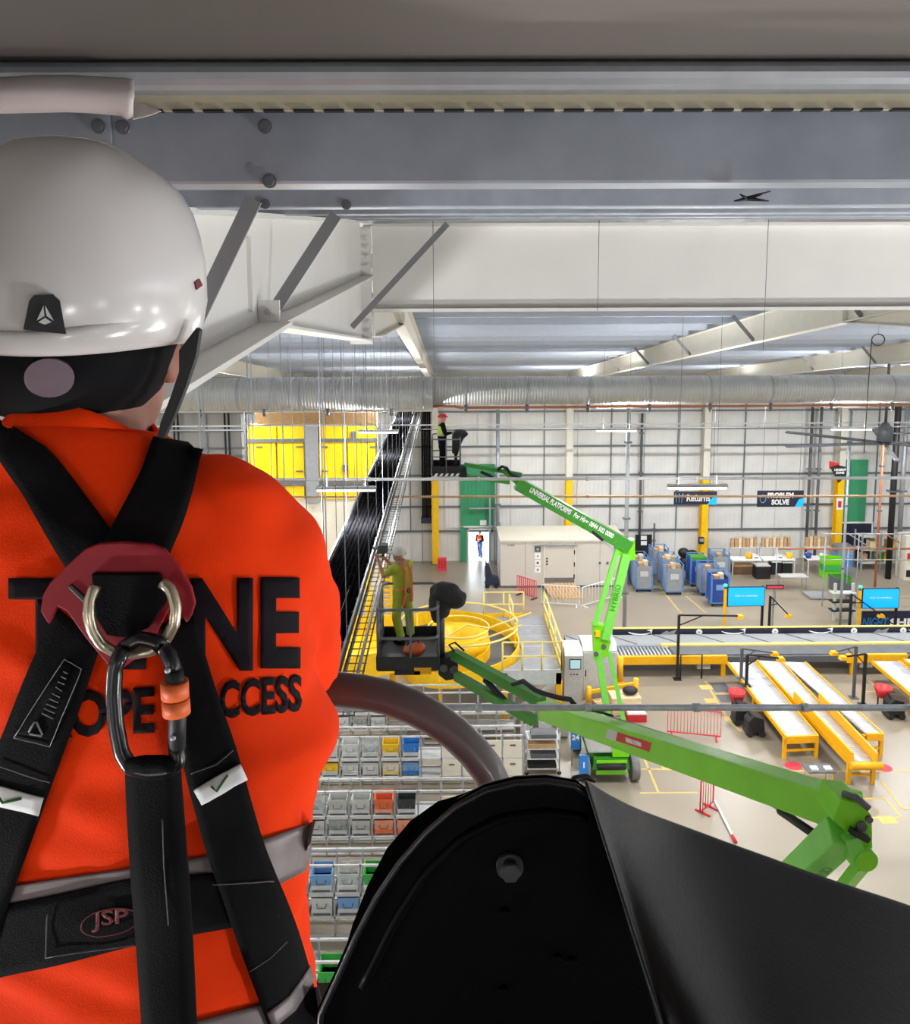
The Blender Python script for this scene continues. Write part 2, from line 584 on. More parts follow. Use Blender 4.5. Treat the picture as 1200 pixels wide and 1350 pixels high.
# near rafter, sloping up to the ridge, with apex haunch and end plate
X = -.98
t = thing('rafter', 'white haunched rafter with bolted end plate beside the white helmet', 'beam', (X, 5, 15.4))
hs = 4.44
bz = lambda y: 15.44 - (4.44 - y) * .097 if y < hs else 15.44 + (y - 4.44) * .083
web = [(-4, bz(-4)), (hs, 15.44), (RY - .05, 15.17), (RY - .05, roofz(RY) - .02), (-4, roofz(-4) - .02)]
MB().prism(web, 'X', X - .008, X + .008).build('web', 'white_steel', t)
MB().bar((X, -4, roofz(-4) - .012), (X, RY - .05, RZ - .012), .2, .02).build('top_flange', 'white_steel', t)
MB().bar((X + .05, -4, bz(-4)), (X + .05, hs, 15.44), .26, .022).build('bottom_flange', 'white_steel', t)
MB().bar((X + .05, hs, 15.44), (X + .05, RY - .05, bz(RY)), .2, .018).build('bottom_flange', 'white_steel', t)
MB().bar((X, hs, 15.43), (X, RY - .05, 15.17), .24, .018).build('haunch_flange', 'white_steel', t)
ep = MB().box((X - .13, RY - .05, 15.12), (X + .13, RY - .015, 16.45)).build('end_plate', 'white_steel', t)
for i, py in enumerate((302, 314, 326, 338, 350, 412, 424, 436)):
    for dx in (.085,):
        c = V((X + dx, RY - .05, at(484, py, Y=RY).z))
        mb = MB().cyl(c, c + V((0, -.02, 0)), .028, 6); mb.cyl(c + V((0, -.02, 0)), c + V((0, -.045, 0)), .013, 8)
        mb.build('bolt', 'white_steel', ep)
for y in (3.0, 4.66, 8.7):
    zb = bz(y) if y < 8 else 15.32
    tx = {3.0: (335, 262), 4.66: (443, 283), 8.7: (590, 295)}[y]
    b = at(tx[0], tx[1], Y=y)
    MB().bar((X + .02, y, zb + .02), b, {3.0: .058, 4.66: .066, 8.7: .06}[y], .012, (0, 1, 0)).build('brace', 'brace_grey', t)
g = MB().box((X + .01, 4.40, 15.42), (X + .12, 4.43, 15.56)).build('gusset', 'white_steel', t)
c = V((X + .06, 4.40, 15.5))
MB().cyl(c, c + V((0, -.02, 0)), .018, 6).build('bolt', 'galv', g)
MB().box((X + .008, 4.2, 15.5), (X + .03, 4.24, 15.86)).build('stiffener', 'white_steel', t)

def column(x, label, ztop, ysplit=5.4):
    t = thing('column', label, 'column', (x, WY - .5, 0))
    for nm, m, a, b in (('lower_shaft', 'yellow', 0, ysplit), ('upper_shaft', 'cream_steel', ysplit, ztop)):
        mb = MB()
        mb.box((x - .2, WY - .72, a), (x + .2, WY - .69, b)); mb.box((x - .2, WY - .25, a), (x + .2, WY - .22, b))
        mb.box((x - .012, WY - .69, a), (x + .012, WY - .25, b))
        mb.build(nm, m, t)
    MB().box((x - .28, WY - .8, 0), (x + .28, WY - .16, .04)).build('base_plate', 'galv_dark', t)
    return t
column(-.68, 'cream column with yellow lower half below the far boom basket', 10.4)
column(7.5, 'cream column with yellow lower half rising behind the white cabin', 10.4)
c3 = column(15.85, 'cream column with yellow lower half beside the Returns sign', 10.4)
c4 = column(24.15, 'cream column with yellow lower half beside the triangular black sign', 10.4)
mb = MB().box((23.9, WY - .75, 3.3), (24.3, WY - .74, 4.0)); mb.build('notice', 'white', c4)
MB().box((24.0, WY - .76, 3.45), (24.2, WY - .745, 3.85)).build('notice_print', 'red', c4)
column(-9.0, 'cream column with yellow lower half inside the yellow enclosure', 10.4)

# ---- back wall: rails and panels
rails = [0.0, 1.95, 3.5, 5.45, 7.25, 8.3, 9.4, 11.6]
DX0, DX1, DH = 1.36, 2.62, 2.05             # open doorway
wall = MB()
wall.box((-34, WY + .12, 0), (DX0, WY + .2, 12.2)); wall.box((DX1, WY + .12, 0), (36, WY + .2, 12.2))
wall.box((DX0, WY + .12, DH), (DX1, WY + .2, 12.2))
wall = struct(wall.build('wall_back', 'cladding'))
pc = {}
xs = [-18.7 + 1.03 * 2 * k for k in range(26)]
for i in range(len(xs) - 1):
    for j in range(len(rails) - 1):
        x0, x1 = xs[i], xs[i + 1]
        z0, z1 = rails[j], rails[j + 1]
        if j == 0 and x0 < DX1 and x1 > DX0: continue
        if j == 1 and x0 < DX1 and x1 > DX0: z0 = DH + .08
        m = 'cladding'
        if x1 < -11: m = 'clad_grey'
        key = (m, z0, z1)
        if key not in pc:
            me = MB().box((.012, 0, .01), (2.048, .1, z1 - z0 - .01)).mesh('panel')
            me.materials.append(M[m]); pc[key] = me
        o = bpy.data.objects.new('panel', pc[key]); COL.objects.link(o)
        o.location = (x0, WY + .02, z0); o.parent = wall
for z in rails[1:-1]:
    MB().box((-19, WY - .1, z - .05), (34, WY + .02, z + .05)).build('sheeting_rail', 'galv_dark', wall)
for i in range(0, 26, 2):
    x = xs[i]
    if DX0 - .3 < x < DX1 + .3: continue
    MB().box((x - .03, WY - .06, 1.95), (x + .03, WY + .02, 11)).build('sag_bar', 'galv_dark', wall)
# green panels above the doors
def green(x0, x1, z0, z1, name):
    return MB().box((x0, WY - .13, z0), (x1, WY - .101, z1)).build(name, 'clad_green', wall)
a = at(607, 612, Y=WY - .1); b = at(653, 693, Y=WY - .1)
green(a.x, b.x, b.z, a.z, 'green_panel')
green(a.x, DX0 - .12, 0, b.z - .1, 'green_panel')
a = at(1112, 606, Y=WY - .1); b = at(1142, 688, Y=WY - .1)
green(a.x, a.x + 1.55, b.z, a.z, 'green_panel')
# door opening with frame
dr = struct(thing('door_1', '', '', (2, WY, 0)))
del dr['label']; del dr['category']
for x in (DX0 - .1, DX1):
    MB().box((x, WY - .16, 0), (x + .1, WY + .25, DH + .1)).build('jamb', 'grey_light', dr)
MB().box((DX0 - .1, WY - .16, DH), (DX1 + .1, WY + .25, DH + .12)).build('head', 'grey_light', dr)
MB().box((DX0 - .3, WY - .22, DH + .16), (DX1 + .5, WY - .1, DH + .24)).build('canopy', 'white', dr)
MB().box((DX1 - .55, WY - .2, DH + .3), (DX1 - .15, WY - .12, DH + .6)).build('door_sign', 'white', dr)
struct(MB().box((-20, WY + .3, -.02), (20, WY + 30, .004)).build('floor_yard', 'asphalt'))
pl_ = bpy.data.lights.new('door_portal', 'AREA'); pl_.shape = 'RECTANGLE'; pl_.size = DX1 - DX0; pl_.size_y = DH; pl_.cycles.is_portal = True
po = bpy.data.objects.new('door_portal', pl_); COL.objects.link(po); po.location = ((DX0 + DX1) / 2, WY + .26, DH / 2); po.rotation_euler = (R(-90), 0, 0)
# second door with dark header by the green panel
d2 = struct(thing('door_2', '', '', (25.5, WY, 0)))
del d2['label']; del d2['category']
a = at(1109.5, 690, Y=WY - .15)
MB().box((a.x, WY - .14, 0), (a.x + 1.9, WY - .1, a.z)).build('leaf', 'navy', d2)
MB().box((a.x - .08, WY - .2, 0), (a.x, WY - .05, a.z + .08)).build('jamb', 'white', d2)
MB().box((a.x + 1.9, WY - .2, 0), (a.x + 1.98, WY - .05, a.z + .08)).build('jamb', 'white', d2)
MB().box((a.x - .08, WY - .2, a.z), (a.x + 1.98, WY - .05, a.z + .1)).build('head', 'white', d2)
# galvanised door track beside the opening
t = thing('door_track', 'tall grey sliding door track posts right of the bright doorway', 'door track', (3.2, WY - .5, 0))
for i, px in enumerate((646, 652, 659)):
    p = at(px, 750, Y=WY - .5)
    MB().box((p.x - .05, WY - .6, 0), (p.x + .05, WY - .45, (4.2, 3.4, 2.6)[i])).build('post', 'galv', t)
MB().box((at(619, 664, Y=WY - .4).x, WY - .55, 3.45), (at(660, 664, Y=WY - .4).x, WY - .4, 3.55)).build('rail', 'galv', t)

# ---- yellow clad enclosure on the left of the back wall
EY = 45.0
t = thing('yellow_enclosure', 'yellow panelled plant enclosure over a cream wall', 'enclosure', (-7, EY, 0))
ex0, ex1 = at(326, 600, Y=EY).x, at(498, 600, Y=EY).x
ez1, ez0 = at(400, 561, Y=EY).z, at(400, 658, Y=EY).z
MB().box((-19, EY + .05, 0), (ex1, EY + .35, ez0)).build('lower_wall', 'cream', t)
MB().box((ex0, EY + .3, ez0), (ex1, EY + 1.5, ez1 + .1)).build('core', 'cream', t)
cols = [(326, 365), (365, 402), (420, 458), (458, 497)]
rows_ = [(561, 579), (582, 634), (641, 658)]
for xa, xb in cols:
    for ya, yb in rows_:
        A = at(xa, ya, Y=EY); B = at(xb, yb, Y=EY)
        MB().box((A.x + .02, EY, B.z), (B.x - .02, EY + .3, A.z)).build('panel', 'clad_yellow', t)
for py in (580.5, 637.5):
    z = at(400, py, Y=EY).z
    MB().box((ex0, EY - .08, z - .09), (ex1, EY + .02, z + .09)).build('rail', 'galv_dark', t)
A = at(402, 600, Y=EY); B = at(420, 600, Y=EY)
MB().box((A.x, EY - .12, ez0 - .2), (B.x, EY + .1, ez1 + .1)).build('pillar', 'grey', t)
MB().box((ex0 - .1, EY - .15, ez0), (ex0, EY + .1, ez1 + 1)).build('corner_post', 'grey_dark', t)
MB().box((ex1, EY - .15, ez0 - 1), (ex1 + .1, EY + .1, ez1 + .1)).build('corner_post', 'grey_dark', t)
MB().slab([(A.x - 2.5, EY - .05, ez1 + .1), (ex1 + .1, EY - .05, ez1 + .1), (ex1 + .1, EY - .6, ez1 + .75), (A.x - 2.5, EY - .6, ez1 + .75)], (0, .05, .05)).build('soffit', 'cardboard', t)
for px, py in ((466, 573), (455, 617)):
    c = at(px, py, Y=EY - .02)
    MB().box((c.x - .13, EY - .1, c.z - .18), (c.x + .13, EY, c.z + .18)).build('vent_box', 'grey_dark', t)
for px in (342, 395, 428, 492):
    for py in (589, 621):
        c = at(px, py, Y=EY - .02)
        MB().box((c.x - .18, EY - .06, c.z - .03), (c.x + .18, EY, c.z + .03)).build('bracket', 'grey_dark', t)
# dark vertical services on the grey wall at far left
for px, lab in ((232, 'pair of dark vertical pipes close to the helmet on the grey wall'), (299, 'pair of dark vertical pipes on the grey wall left of the yellow panels')):
    t = thing('service_pipe', lab, 'pipe', (at(px, 560, Y=WY - .3).x, WY - .3, 3))
    for d in (-.12, .12):
        x = at(px, 560, Y=WY - .3).x + d
        MB().cyl((x, WY - .3, 0), (x, WY - .3, 11), .06, 8).build('pipe', 'black', t)

# ---- big round duct with copper sprinkler pipe below
DY = 31.0
def duct(xa, xb, r, zc, label):
    t = thing('air_duct', label, 'duct', ((xa + xb) / 2, DY, zc))
    mb = MB()
    mb.tube([(xa, DY, zc), (xb, DY, zc)], r, 36)
    mb.build('pipe', 'duct', t)
    x = xa + 1.2
    while x < xb - .2:
        mb = MB(); mb.tube([(x - .03, DY, zc), (x + .03, DY, zc)], r + .018, 36)
        mb.build('collar', 'galv', t)
        x += 2.25
    return t
jx = at(571, 515, Y=DY).x
zc = at(570, 518, Y=DY).z
duct(-20, jx, .63, zc - .02, 'wide silver spiral duct behind the hanging rods')
duct(jx, 30, .52, at(700, 515, Y=DY).z, 'slimmer silver spiral duct crossing in front of the back wall')
t = thing('sprinkler_pipe', 'thin copper coloured pipe running under the silver duct', 'pipe', (8, DY - .3, zc - .7))
za = at(700, 537, Y=DY - .3).z
MB().tube([(jx, DY - .3, za + .05), (jx + .8, DY - .3, za + .05), (jx + 1, DY - .3, za), (30, DY - .3, za)], .05, 8).build('pipe', 'copper', t)
for k in range(13):
    x = jx + 1.2 + k * 2.25
    mb = MB().cyl((x, DY - .3, za - .12), (x, DY - .3, za + .1), .07, 8)
    mb.cyl((x, DY - .3, za - .2), (x, DY - .3, za - .12), .03, 6)
    mb.build('sprinkler_head', 'galv_dark', t)
sy = DY - .72
za2 = at(400, 542, Y=sy).z
t = thing('sprinkler_pipe', 'thin cream pipe running under the wide duct behind the rods', 'pipe', (-8, sy, za2))
MB().cyl((-20, sy, za2), (jx, sy, za2), .045, 8).build('pipe', 'cream', t)
for k in range(5): MB().cyl((jx - .6 - k * 4.6, sy, za2), (jx - .6 - k * 4.6, sy, roofz(sy) + up), .007, 5).build('hanger', 'rod', t)
for k in range(7):
    x = jx - 1.5 - k * 2.3
    MB().cyl((x, sy, za2 - .18), (x, sy, za2 + .08), .06, 8).build('sprinkler_head', 'galv_dark', t)

# ---- horizontal service pipes crossing the hall
def hpipe(label, ya, yb, Y, r, m, xa=-3.0, xb=1.0, nm='service_pipe', cat='pipe', joints=0):
    p = at(440, ya, Y=Y); q = at(1200, yb, Y=Y)
    d = (q - p)
    A, B = p + d * xa * .2, q + d * xb * .1
    t = thing(nm, label, cat, (p + q) / 2)
    MB().cyl(A, B, r, 10).build('pipe', m, t)
    for k in range(joints):
        c = A + (B - A) * ((k + .5) / joints)
        u = (B - A).normalized() * r
        MB().cyl(c - u, c + u, r * 1.35, 10).build('coupling', m, t)
    return t
hpipe('grey pipe crossing in front of the near green boom', 932.5, 933, 11.0, .045, 'galv', joints=9)
hpipe('thin white pipe passing under the far boom basket', 632, 630, 24.0, .045, 'grey_light', joints=9)
hpipe('thin brown pipe crossing behind the far green boom', 655, 654, 30.0, .04, 'cardboard', joints=9)
hpipe('thin white conduit crossing above the light battens', 561, 557, 38.0, .035, 'white', joints=7)
hpipe('thin grey conduit high on the back wall', 566.5, 562.5, 46.7, .04, 'grey', joints=7)

# ---- ceiling light battens (a grid of lamps hung at one height)
proto = thing('light_batten', 'white linear batten lamp hung high above the hall floor', 'lamp', (0, 0, 0), 'linear batten lamps hung in a grid')
MB().box((-.78, -.08, 0), (.78, .08, .07)).build('housing', 'grey_light', proto)
MB().box((-.75, -.065, -.05), (.75, .065, 0)).build('diffuser', 'lamp', proto)
for s in (-.5, .5): MB().cyl((s, 0, 0), (s, 0, 1), .004, 5).build('wire', 'black', proto).location = (0, 0, .07)
first = True
spots = [(x, y) for y in (21.5, 32.0, 43.0) for x in (-20.8, -11.7, -2.6, 6.55, 15.65, 24.8)] + [(x, 4.6) for x in (-12, -5.6, 8.5, 16.5)] + [(x, y) for y in (-.5, -11.5) for x in (-16, -5, 6.5, 16.5)]  # row ahead of the ridge beam is unseen, placed to light its face
for x, y in spots:
    z = 10.92
    o = proto if first else dup(proto, (0, 0, 0))
    o.location = (x, y, z); first = False
    for ch in o.children:
        if ch.name.startswith('wire'): ch.scale.z = roofz(y) + up - z - .07
    ld = bpy.data.lights.new('batten_light', 'AREA')
    near = .5 if y < 10 else 1.0          # lamps by the platform dimmed, their added uplight raised to brighten the beams
    ld.shape = 'RECTANGLE'; ld.size = 1.5; ld.size_y = .14; ld.energy = LAMP_W * near; ld.color = (.985, .99, 1)
    lo = bpy.data.objects.new('batten_light', ld); COL.objects.link(lo)
    lo.parent = o; lo.location = (0, 0, -.056)
    lu = ld.copy(); lu.energy = LAMP_UP * (1.25 if y < 10 else .9)
    l2 = bpy.data.objects.new('added_uplight', lu); COL.objects.link(l2)  # added upward lamp that lifts the roof and white beams
    l2.parent = o; l2.location = (0, 0, .076); l2.rotation_euler = (math.pi, 0, 0)

# ---- threaded hanger rods and the cable ladder they carry
TY0, TY1 = 11.4, 49.6
TZ = 9.9
TXR, TXL = -1.72, -2.66
t = thing('cable_ladder', 'long overhead cable ladder full of thick black cables', 'cable ladder', (-2.1, 30, TZ))
for x, nm in ((TXR, 'side_rail'), (TXL, 'side_rail')):
    MB().box((x - .02, TY0, TZ - .06), (x + .02, TY1, TZ + .08)).build(nm, 'grey_dark', t)
y = TY0 + .2
while y < TY1:
    MB().box((TXL, y - .025, TZ - .05), (TXR, y + .025, TZ - .02)).build('rung', 'grey_dark', t)
    y += .75
for k in range(8):
    x = TXL + .12 + k * .1
    pts = [(x + random.uniform(-.012, .012), TY0 + j * 2.4, TZ + .03 + random.uniform(-.01, .02)) for j in range(16)]
    if k > 3: pts += [(x, TY1 + .3, TZ - .1), (x + .05, TY1 + .6, TZ - .6)]
    MB().tube(pts, .047, 7).build('cable', 'cable', t)
# lower tier
for x in (TXR - .05, TXL - .25):
    MB().box((x - .02, TY0, TZ - .62), (x + .02, TY1 - 1, TZ - .5)).build('side_rail', 'grey_dark', t)
for k in range(6):
    x = -2.79 if k == 0 else -2.58 + (k - 1) * .165
    MB().tube([(x + random.uniform(-.01, .01), TY0 + j * 2.4, TZ - .5) for j in range(16)], .07, 7).build('cable', 'cable', t)
# wire basket tray on its right
t2 = thing('wire_tray', 'galvanised wire basket tray alongside the black cable ladder', 'cable tray', (-1.4, 30, TZ))
for x in (-1.66, -1.5, -1.34):
    MB().cyl((x, TY0, TZ - .12), (x, TY1, TZ - .12), .01, 5).build('wire', 'grey_dark', t2)
for x in (-1.68, -1.32):
    MB().cyl((x, TY0, TZ + .0), (x, TY1, TZ + .0), .012, 5).build('wire', 'grey_dark', t2)
y = TY0
mb = MB()
while y < TY1:
    mb.box((-1.68, y, TZ - .13), (-1.32, y + .015, TZ - .115)); y += .3
mb.build('cross_wires', 'grey_dark', t2)['kind'] = 'stuff'
MB().tube([(-1.42, TY0 + j * 2.3, TZ - .08) for j in range(17)], .03, 6).build('cable', 'grey', t2)
# vertical drop of black cables on the wall, with the box it ends in
t = thing('cable_drop', 'vertical bundle of black cables dropping down the back wall', 'cable bundle', (-1.15, WY - .6, 3))
dx = at(562, 600, Y=WY - .6).x
dz = at(562, 682, Y=WY - .6).z
for k in range(5):
    x = dx - .22 + k * .11
    MB().cyl((x, WY - .6, dz), (x, WY - .6, 9.6), .05, 7).build('cable', 'cable', t)
MB().box((dx - .35, WY - .75, dz - .35), (dx + .28, WY - .4, dz)).build('junction_box', 'navy', t)
MB().box((dx - .3, WY - .55, 0), (dx - .26, WY - .45, 9.6)).build('side_rail', 'galv_dark', t)

rod = MB().cyl((0, 0, 0), (0, 0, 1), .0085, 6)
rm = rod.mesh('hanger_rod'); rm.materials.append(M['rod'])
def rodat(x, y, z0):
    o = bpy.data.objects.new('hanger_rod', rm); COL.objects.link(o)
    o.location = (x, y, z0); o.scale = (1, 1, roofz(y) + up - z0)
    tag(o, 'thin threaded steel rod hanging from the roof to the cable ladder', 'rod', 'threaded rods carrying the cable ladder')
y = 11.6
while y < 48:
    yr = 30.22 if abs(y - DY) < .7 else y          # clear of the duct
    rodat(TXR + .02, yr, TZ - .06); rodat(TXL - .02, yr, TZ - .62)
    y += 2.1
for x, y, z in ((-3.5, 11.9, 9.2), (-3.3, 14.0, 9.2), (-4.4, 15.2, 9.0), (-3.4, 17.4, 9.0), (-4.2, 20, 9.0), (-3.4, 22.5, 9.0), (-4.6, 25, 9.0)):
    o = bpy.data.objects.new('hanger_rod', rm); COL.objects.link(o)
    o.location = (x, y, z); o.scale = (1.3, 1.3, roofz(y) + up - z)
    tag(o, 'thin steel dropper rod hanging left of the cable ladder towards the orange shoulder', 'rod', 'droppers left of the cable ladder')
# thin wires in front of the ridge beam
for px, yb in ((571, 500), (790, 410), (1013, 462)):
    p = at(px, 300, Y=9.4)
    z0 = at(px, yb, Y=9.4).z
    o = MB().cyl((p.x, 9.4, z0), (p.x, 9.4, roofz(9.4)), .0035, 5).build('hanging_wire', 'galv_dark')
    tag(o, 'hair-thin wire hanging in front of the white ridge beam', 'wire', 'thin wires in front of the ridge beam')
# coil of cable hanging at the right
p = at(1158, 448, Y=22)
t = thing('cable_coil', 'small coil of black cable hanging below the right rafters', 'cable', (p.x, 22, p.z))
MB().tube([(p.x + .17 * math.cos(a), 22, p.z + .15 * math.sin(a)) for a in [k * math.pi / 8 for k in range(16)]], .015, 5, True).build('loop', 'black', t)
MB().tube([(p.x - .17, 22, p.z), (p.x - .19, 22, p.z - 1.2), (p.x - .2, 22, p.z - 3.0)], .012, 5).build('tail', 'black', t)
MB().cyl((p.x, 22, p.z + .15), (p.x, 22, roofz(22) + up), .006, 5).build('hanger', 'galv_dark', t)

# ---- vertical conduits standing before the back wall
def vpipe(px, ya, yb, Y, r, m, label, foot=True):
    p = at(px, ya, Y=Y); q = at(px, yb, Y=Y)
    t = thing('conduit', label, 'pipe', (p.x, Y, 0 if foot else q.z))
    MB().cyl((p.x, Y, 0 if foot else q.z), (p.x, Y, p.z), r, 10).build('pipe', m, t)
    for k in range(3):
        z = q.z + (p.z - q.z) * (k + .5) / 3
        MB().box((p.x - r * 1.7, Y - r, z - .04), (p.x + r * 1.7, Y + r * 1.5, z + .04)).build('clip', 'galv_dark', t)
    return t
vpipe(829.5, 532, 830, 39.4, .10, 'galv', 'tall grey steel pole standing at the end of the black banner')
vpipe(656.5, 540, 690, WY - .8, .11, 'galv', 'grey vertical pipe right of the green panel over the doorway')
vpipe(847, 545, 700, WY - .19, .08, 'grey_dark', 'dark vertical conduit above the blue cage trolleys')
vpipe(1072, 535, 700, WY - .4, .09, 'grey_dark', 'dark conduit running down to a small wall lamp')
vpipe(1084, 535, 700, WY - .4, .09, 'galv_dark', 'dark conduit just left of the triangular sign column')
vpipe(1185, 532, 760, 47.0, .17, 'black', 'thick black riser pipes behind the fan')
vpipe(1197, 532, 760, 49.6, .14, 'galv', 'grey riser pipe beside the thick black riser')
vpipe(1165, 585, 760, 45.5, .07, 'copper', 'copper coloured sprinkler riser with valves below the fan')
vpipe(1123, 540, 790, 37.5, .06, 'galv', 'slim grey pole crossing the right green panel')
vpipe(863, 690, 735, WY - .4, .06, 'grey_dark', 'short conduit beside the black notice board')

# ================================================================== the hall floor
def G(px, py, z=0): return at(px, py, Z=z)

# ---- painted floor lines
def line(pts, w=.08, m='floor_yellow', closed=False):
    P = [G(*p) for p in pts]
    if closed: P.append(P[0])
    for a, b in zip(P, P[1:]):
        MB().bar(a + V((0, 0, .003)), b + V((0, 0, .003)), w, .006).build('painted_line', m, floor)
line([(861, 763), (898, 808)]); line([(905, 786), (931, 808)]); line([(898, 782), (922, 782)])
line([(837, 1014), (1119, 1017), (1230, 1017)]); line([(844, 1045.5), (920, 1045)]); line([(846, 992), (868, 1044)])
line([(1119, 1053), (1167, 1053), (1189, 1078), (1150, 1078)])
line([(1162, 1030), (1190, 1066), (1230, 1068)]); line([(960, 950), (978, 965), (1002, 965)])
line([(930, 898), (944, 922), (960, 948)]); line([(942, 915), (972, 915)])
line([(1130, 789), (1200, 786)]); line([(1000, 765), (1060, 765)])
line([(1145, 897), (1180, 925)]); line([(1140, 912), (1165, 912)])
for px, py in ((931, 906), (938, 924), (964, 948), (882, 1011), (1170, 1081), (1172, 940)):
    g = G(px, py)
    MB().box((g.x - .25, g.y - .2, 0), (g.x + .25, g.y + .2, .007)).build('floor_sign', 'floor_yellow', floor)
for px, py in ((1046, 1010), (1165, 1012)):
    g = G(px, py)
    MB().cyl(g, g + V((0, 0, .007)), .28, 20).build('floor_sign', 'red_pink', floor)
for a, b in (((935, 900), (965, 912)), ((944, 916), (975, 926))):
    A, B = G(*a), G(*b)
    MB().box((A.x, B.y, 0), (B.x, A.y, .008)).build('floor_mat', 'grey_dark', floor)

# ---- white cabin
cy = 45.9
A = G(660, 775); x0, y0 = A.x, A.y
x1 = at(823, 775, Y=y0).x
zt = at(660, 714, Y=y0).z
t = thing('equipment_cabin', 'cream steel equipment cabin with a door and wide flat roof', 'cabin', ((x0 + x1) / 2, y0, 0))
MB().box((x0, y0, .05), (x1, y0 + 3.0, zt)).build('body', 'cabin', t)
MB().box((x0 - .05, y0 - .06, zt), (x1 + .05, y0 + 3.05, zt + .1)).build('roof', 'cream', t)
MB().box((x0, y0 - .02, 0), (x1, y0 + .0, .12)).build('plinth', 'grey_dark', t)
for k in range(1, 5):
    x = x0 + (x1 - x0) * k / 5
    MB().box((x - .012, y0 - .008, .12), (x + .012, y0, zt)).build('seam', 'grey', t)
a, b = at(718, 721, Y=y0), at(757, 769, Y=y0)
d = MB().box((a.x, y0 - .05, b.z), (b.x, y0, a.z)).build('door', 'cabin', t)
MB().box((a.x, y0 - .06, b.z), (b.x, y0 - .05, b.z + .35)).build('kick_plate', 'galv_dark', d)
for k in range(3):
    z = a.z - .3 - k * .7
    MB().box((b.x - .04, y0 - .09, z - .12), (b.x + .02, y0 - .05, z + .12)).build('hinge', 'black', d)
for k in range(3):
    z = a.z - .65 - k * .17
    MB().cyl((a.x + .14, y0 - .09, z), (a.x + .14, y0 - .05, z), .05, 8).build('handle', 'black', d)
for s in ((a.x - .06, a.x), (b.x, b.x + .06)):
    MB().box((s[0], y0 - .07, .1), (s[1], y0, a.z + .06)).build('door_frame', 'cream', t)
MB().box((a.x - .6, y0 - .12, a.z + .1), (b.x + .2, y0, a.z + .16)).build('drip_rail', 'grey', t)
for k, (m, mm) in enumerate((('grey_dark', 'grey_light'), ('white', 'paper_dark'), ('white', 'paper_dark'), ('white', 'grey'))):
    p = at(709, 724 + k * 9, Y=y0)
    n = MB().box((p.x - .17, y0 - .02, p.z - .16), (p.x + .17, y0, p.z + .16)).build('warning_sign', m, t)
    MB().cyl((p.x, y0 - .028, p.z), (p.x, y0 - .018, p.z), .07, 3 if k == 1 else 12).build('symbol', mm, n)
for px in (791, 801):
    p = at(px, 742, Y=y0)
    MB().cyl((p.x, y0 - .04, p.z), (p.x, y0, p.z), .07, 10).build('lock', 'grey_dark', t)
lettering('CAB', at(674, 719, Y=y0 - .01), (1, 0, 0), (0, 0, 1), .2, 'grey_dark', t)

# ---- barriers near the cabin
def barrier(name, label, cat, P, Q, h, m, n, foot=.25, solid=False):
    P, Q = V(P), V(Q)
    t = thing(name, label, cat, (P + Q) / 2)
    u = V((0, 0, 1)); d = (Q - P).normalized(); s = V((-d.y, d.x, 0))
    fr = MB().tube([P + u * .12, P + u * h, Q + u * h, Q + u * .12, ], .028, 6, True)
    fr.build('frame', m, t)
    for k in range(1, n):
        a = P + (Q - P) * k / n
        if solid: MB().bar(a + u * .12, a + u * h, .055, .03, s).build('slat', m, t)
        else: MB().cyl(a + u * .12, a + u * h, .011, 5).build('bar', m, t)
    for e in (P + d * .15, Q - d * .15):
        MB().bar(e - s * foot + u * .025, e + s * foot + u * .025, .06, .05).build('foot', m if not solid else 'black', t)
        MB().cyl(e + u * .02, e + u * .14, .02, 6).build('stub', m, t)
    return t
barrier('safety_barrier', 'red plastic pedestrian barrier in front of the cabin', 'barrier', G(682, 783), G(707, 791), 1.05, 'red_pink', 9, solid=True)
barrier('crowd_barrier', 'white tubular barrier beside the brown ramp at the cabin door', 'barrier', G(714, 797), G(764, 800), 1.1, 'white', 12)
barrier('crowd_barrier', 'white tubular barrier right of the brown ramp, angled to the cabin', 'barrier', G(768, 801), G(818, 786), 1.1, 'white', 12)
barrier('crowd_barrier', 'pale red mesh barrier standing beyond the near green boom', 'barrier', G(880, 968), G(950, 975), 1.05, 'red_pink', 16)
barrier('crowd_barrier', 'red barrier with white rail showing below the near green boom', 'barrier', G(923, 1075), G(940, 1062), 1.1, 'red', 5)
t = thing('barrier_pole', 'white pole with red ends lying below the near green boom', 'pole', G(950, 1090))
a, b = G(943, 1058) + V((0, 0, .05)), G(970, 1112) + V((0, 0, .05))
MB().cyl(a, b, .04, 8).build('pole', 'white', t)
d = (b - a).normalized()
MB().cyl(b - d * .3, b + d * .02, .05, 8).build('tip', 'red', t)
t = thing('door_ramp', 'brown slatted ramp up to the cabin door', 'ramp', G(740, 785))
A, B = at(718, 775, Z=.3), at(760, 775, Z=.3)
for k in range(9):
    u0, u1 = k / 9, (k + .85) / 9
    MB().slab([(A.x + (B.x - A.x) * u0, 45.8, .3), (A.x + (B.x - A.x) * u1, 45.8, .3), (A.x + .3 + (B.x - A.x) * u1, 43.9, .03), (A.x + .3 + (B.x - A.x) * u0, 43.9, .03)], (0, 0, -.03)).build('slat', 'cardboard', t)

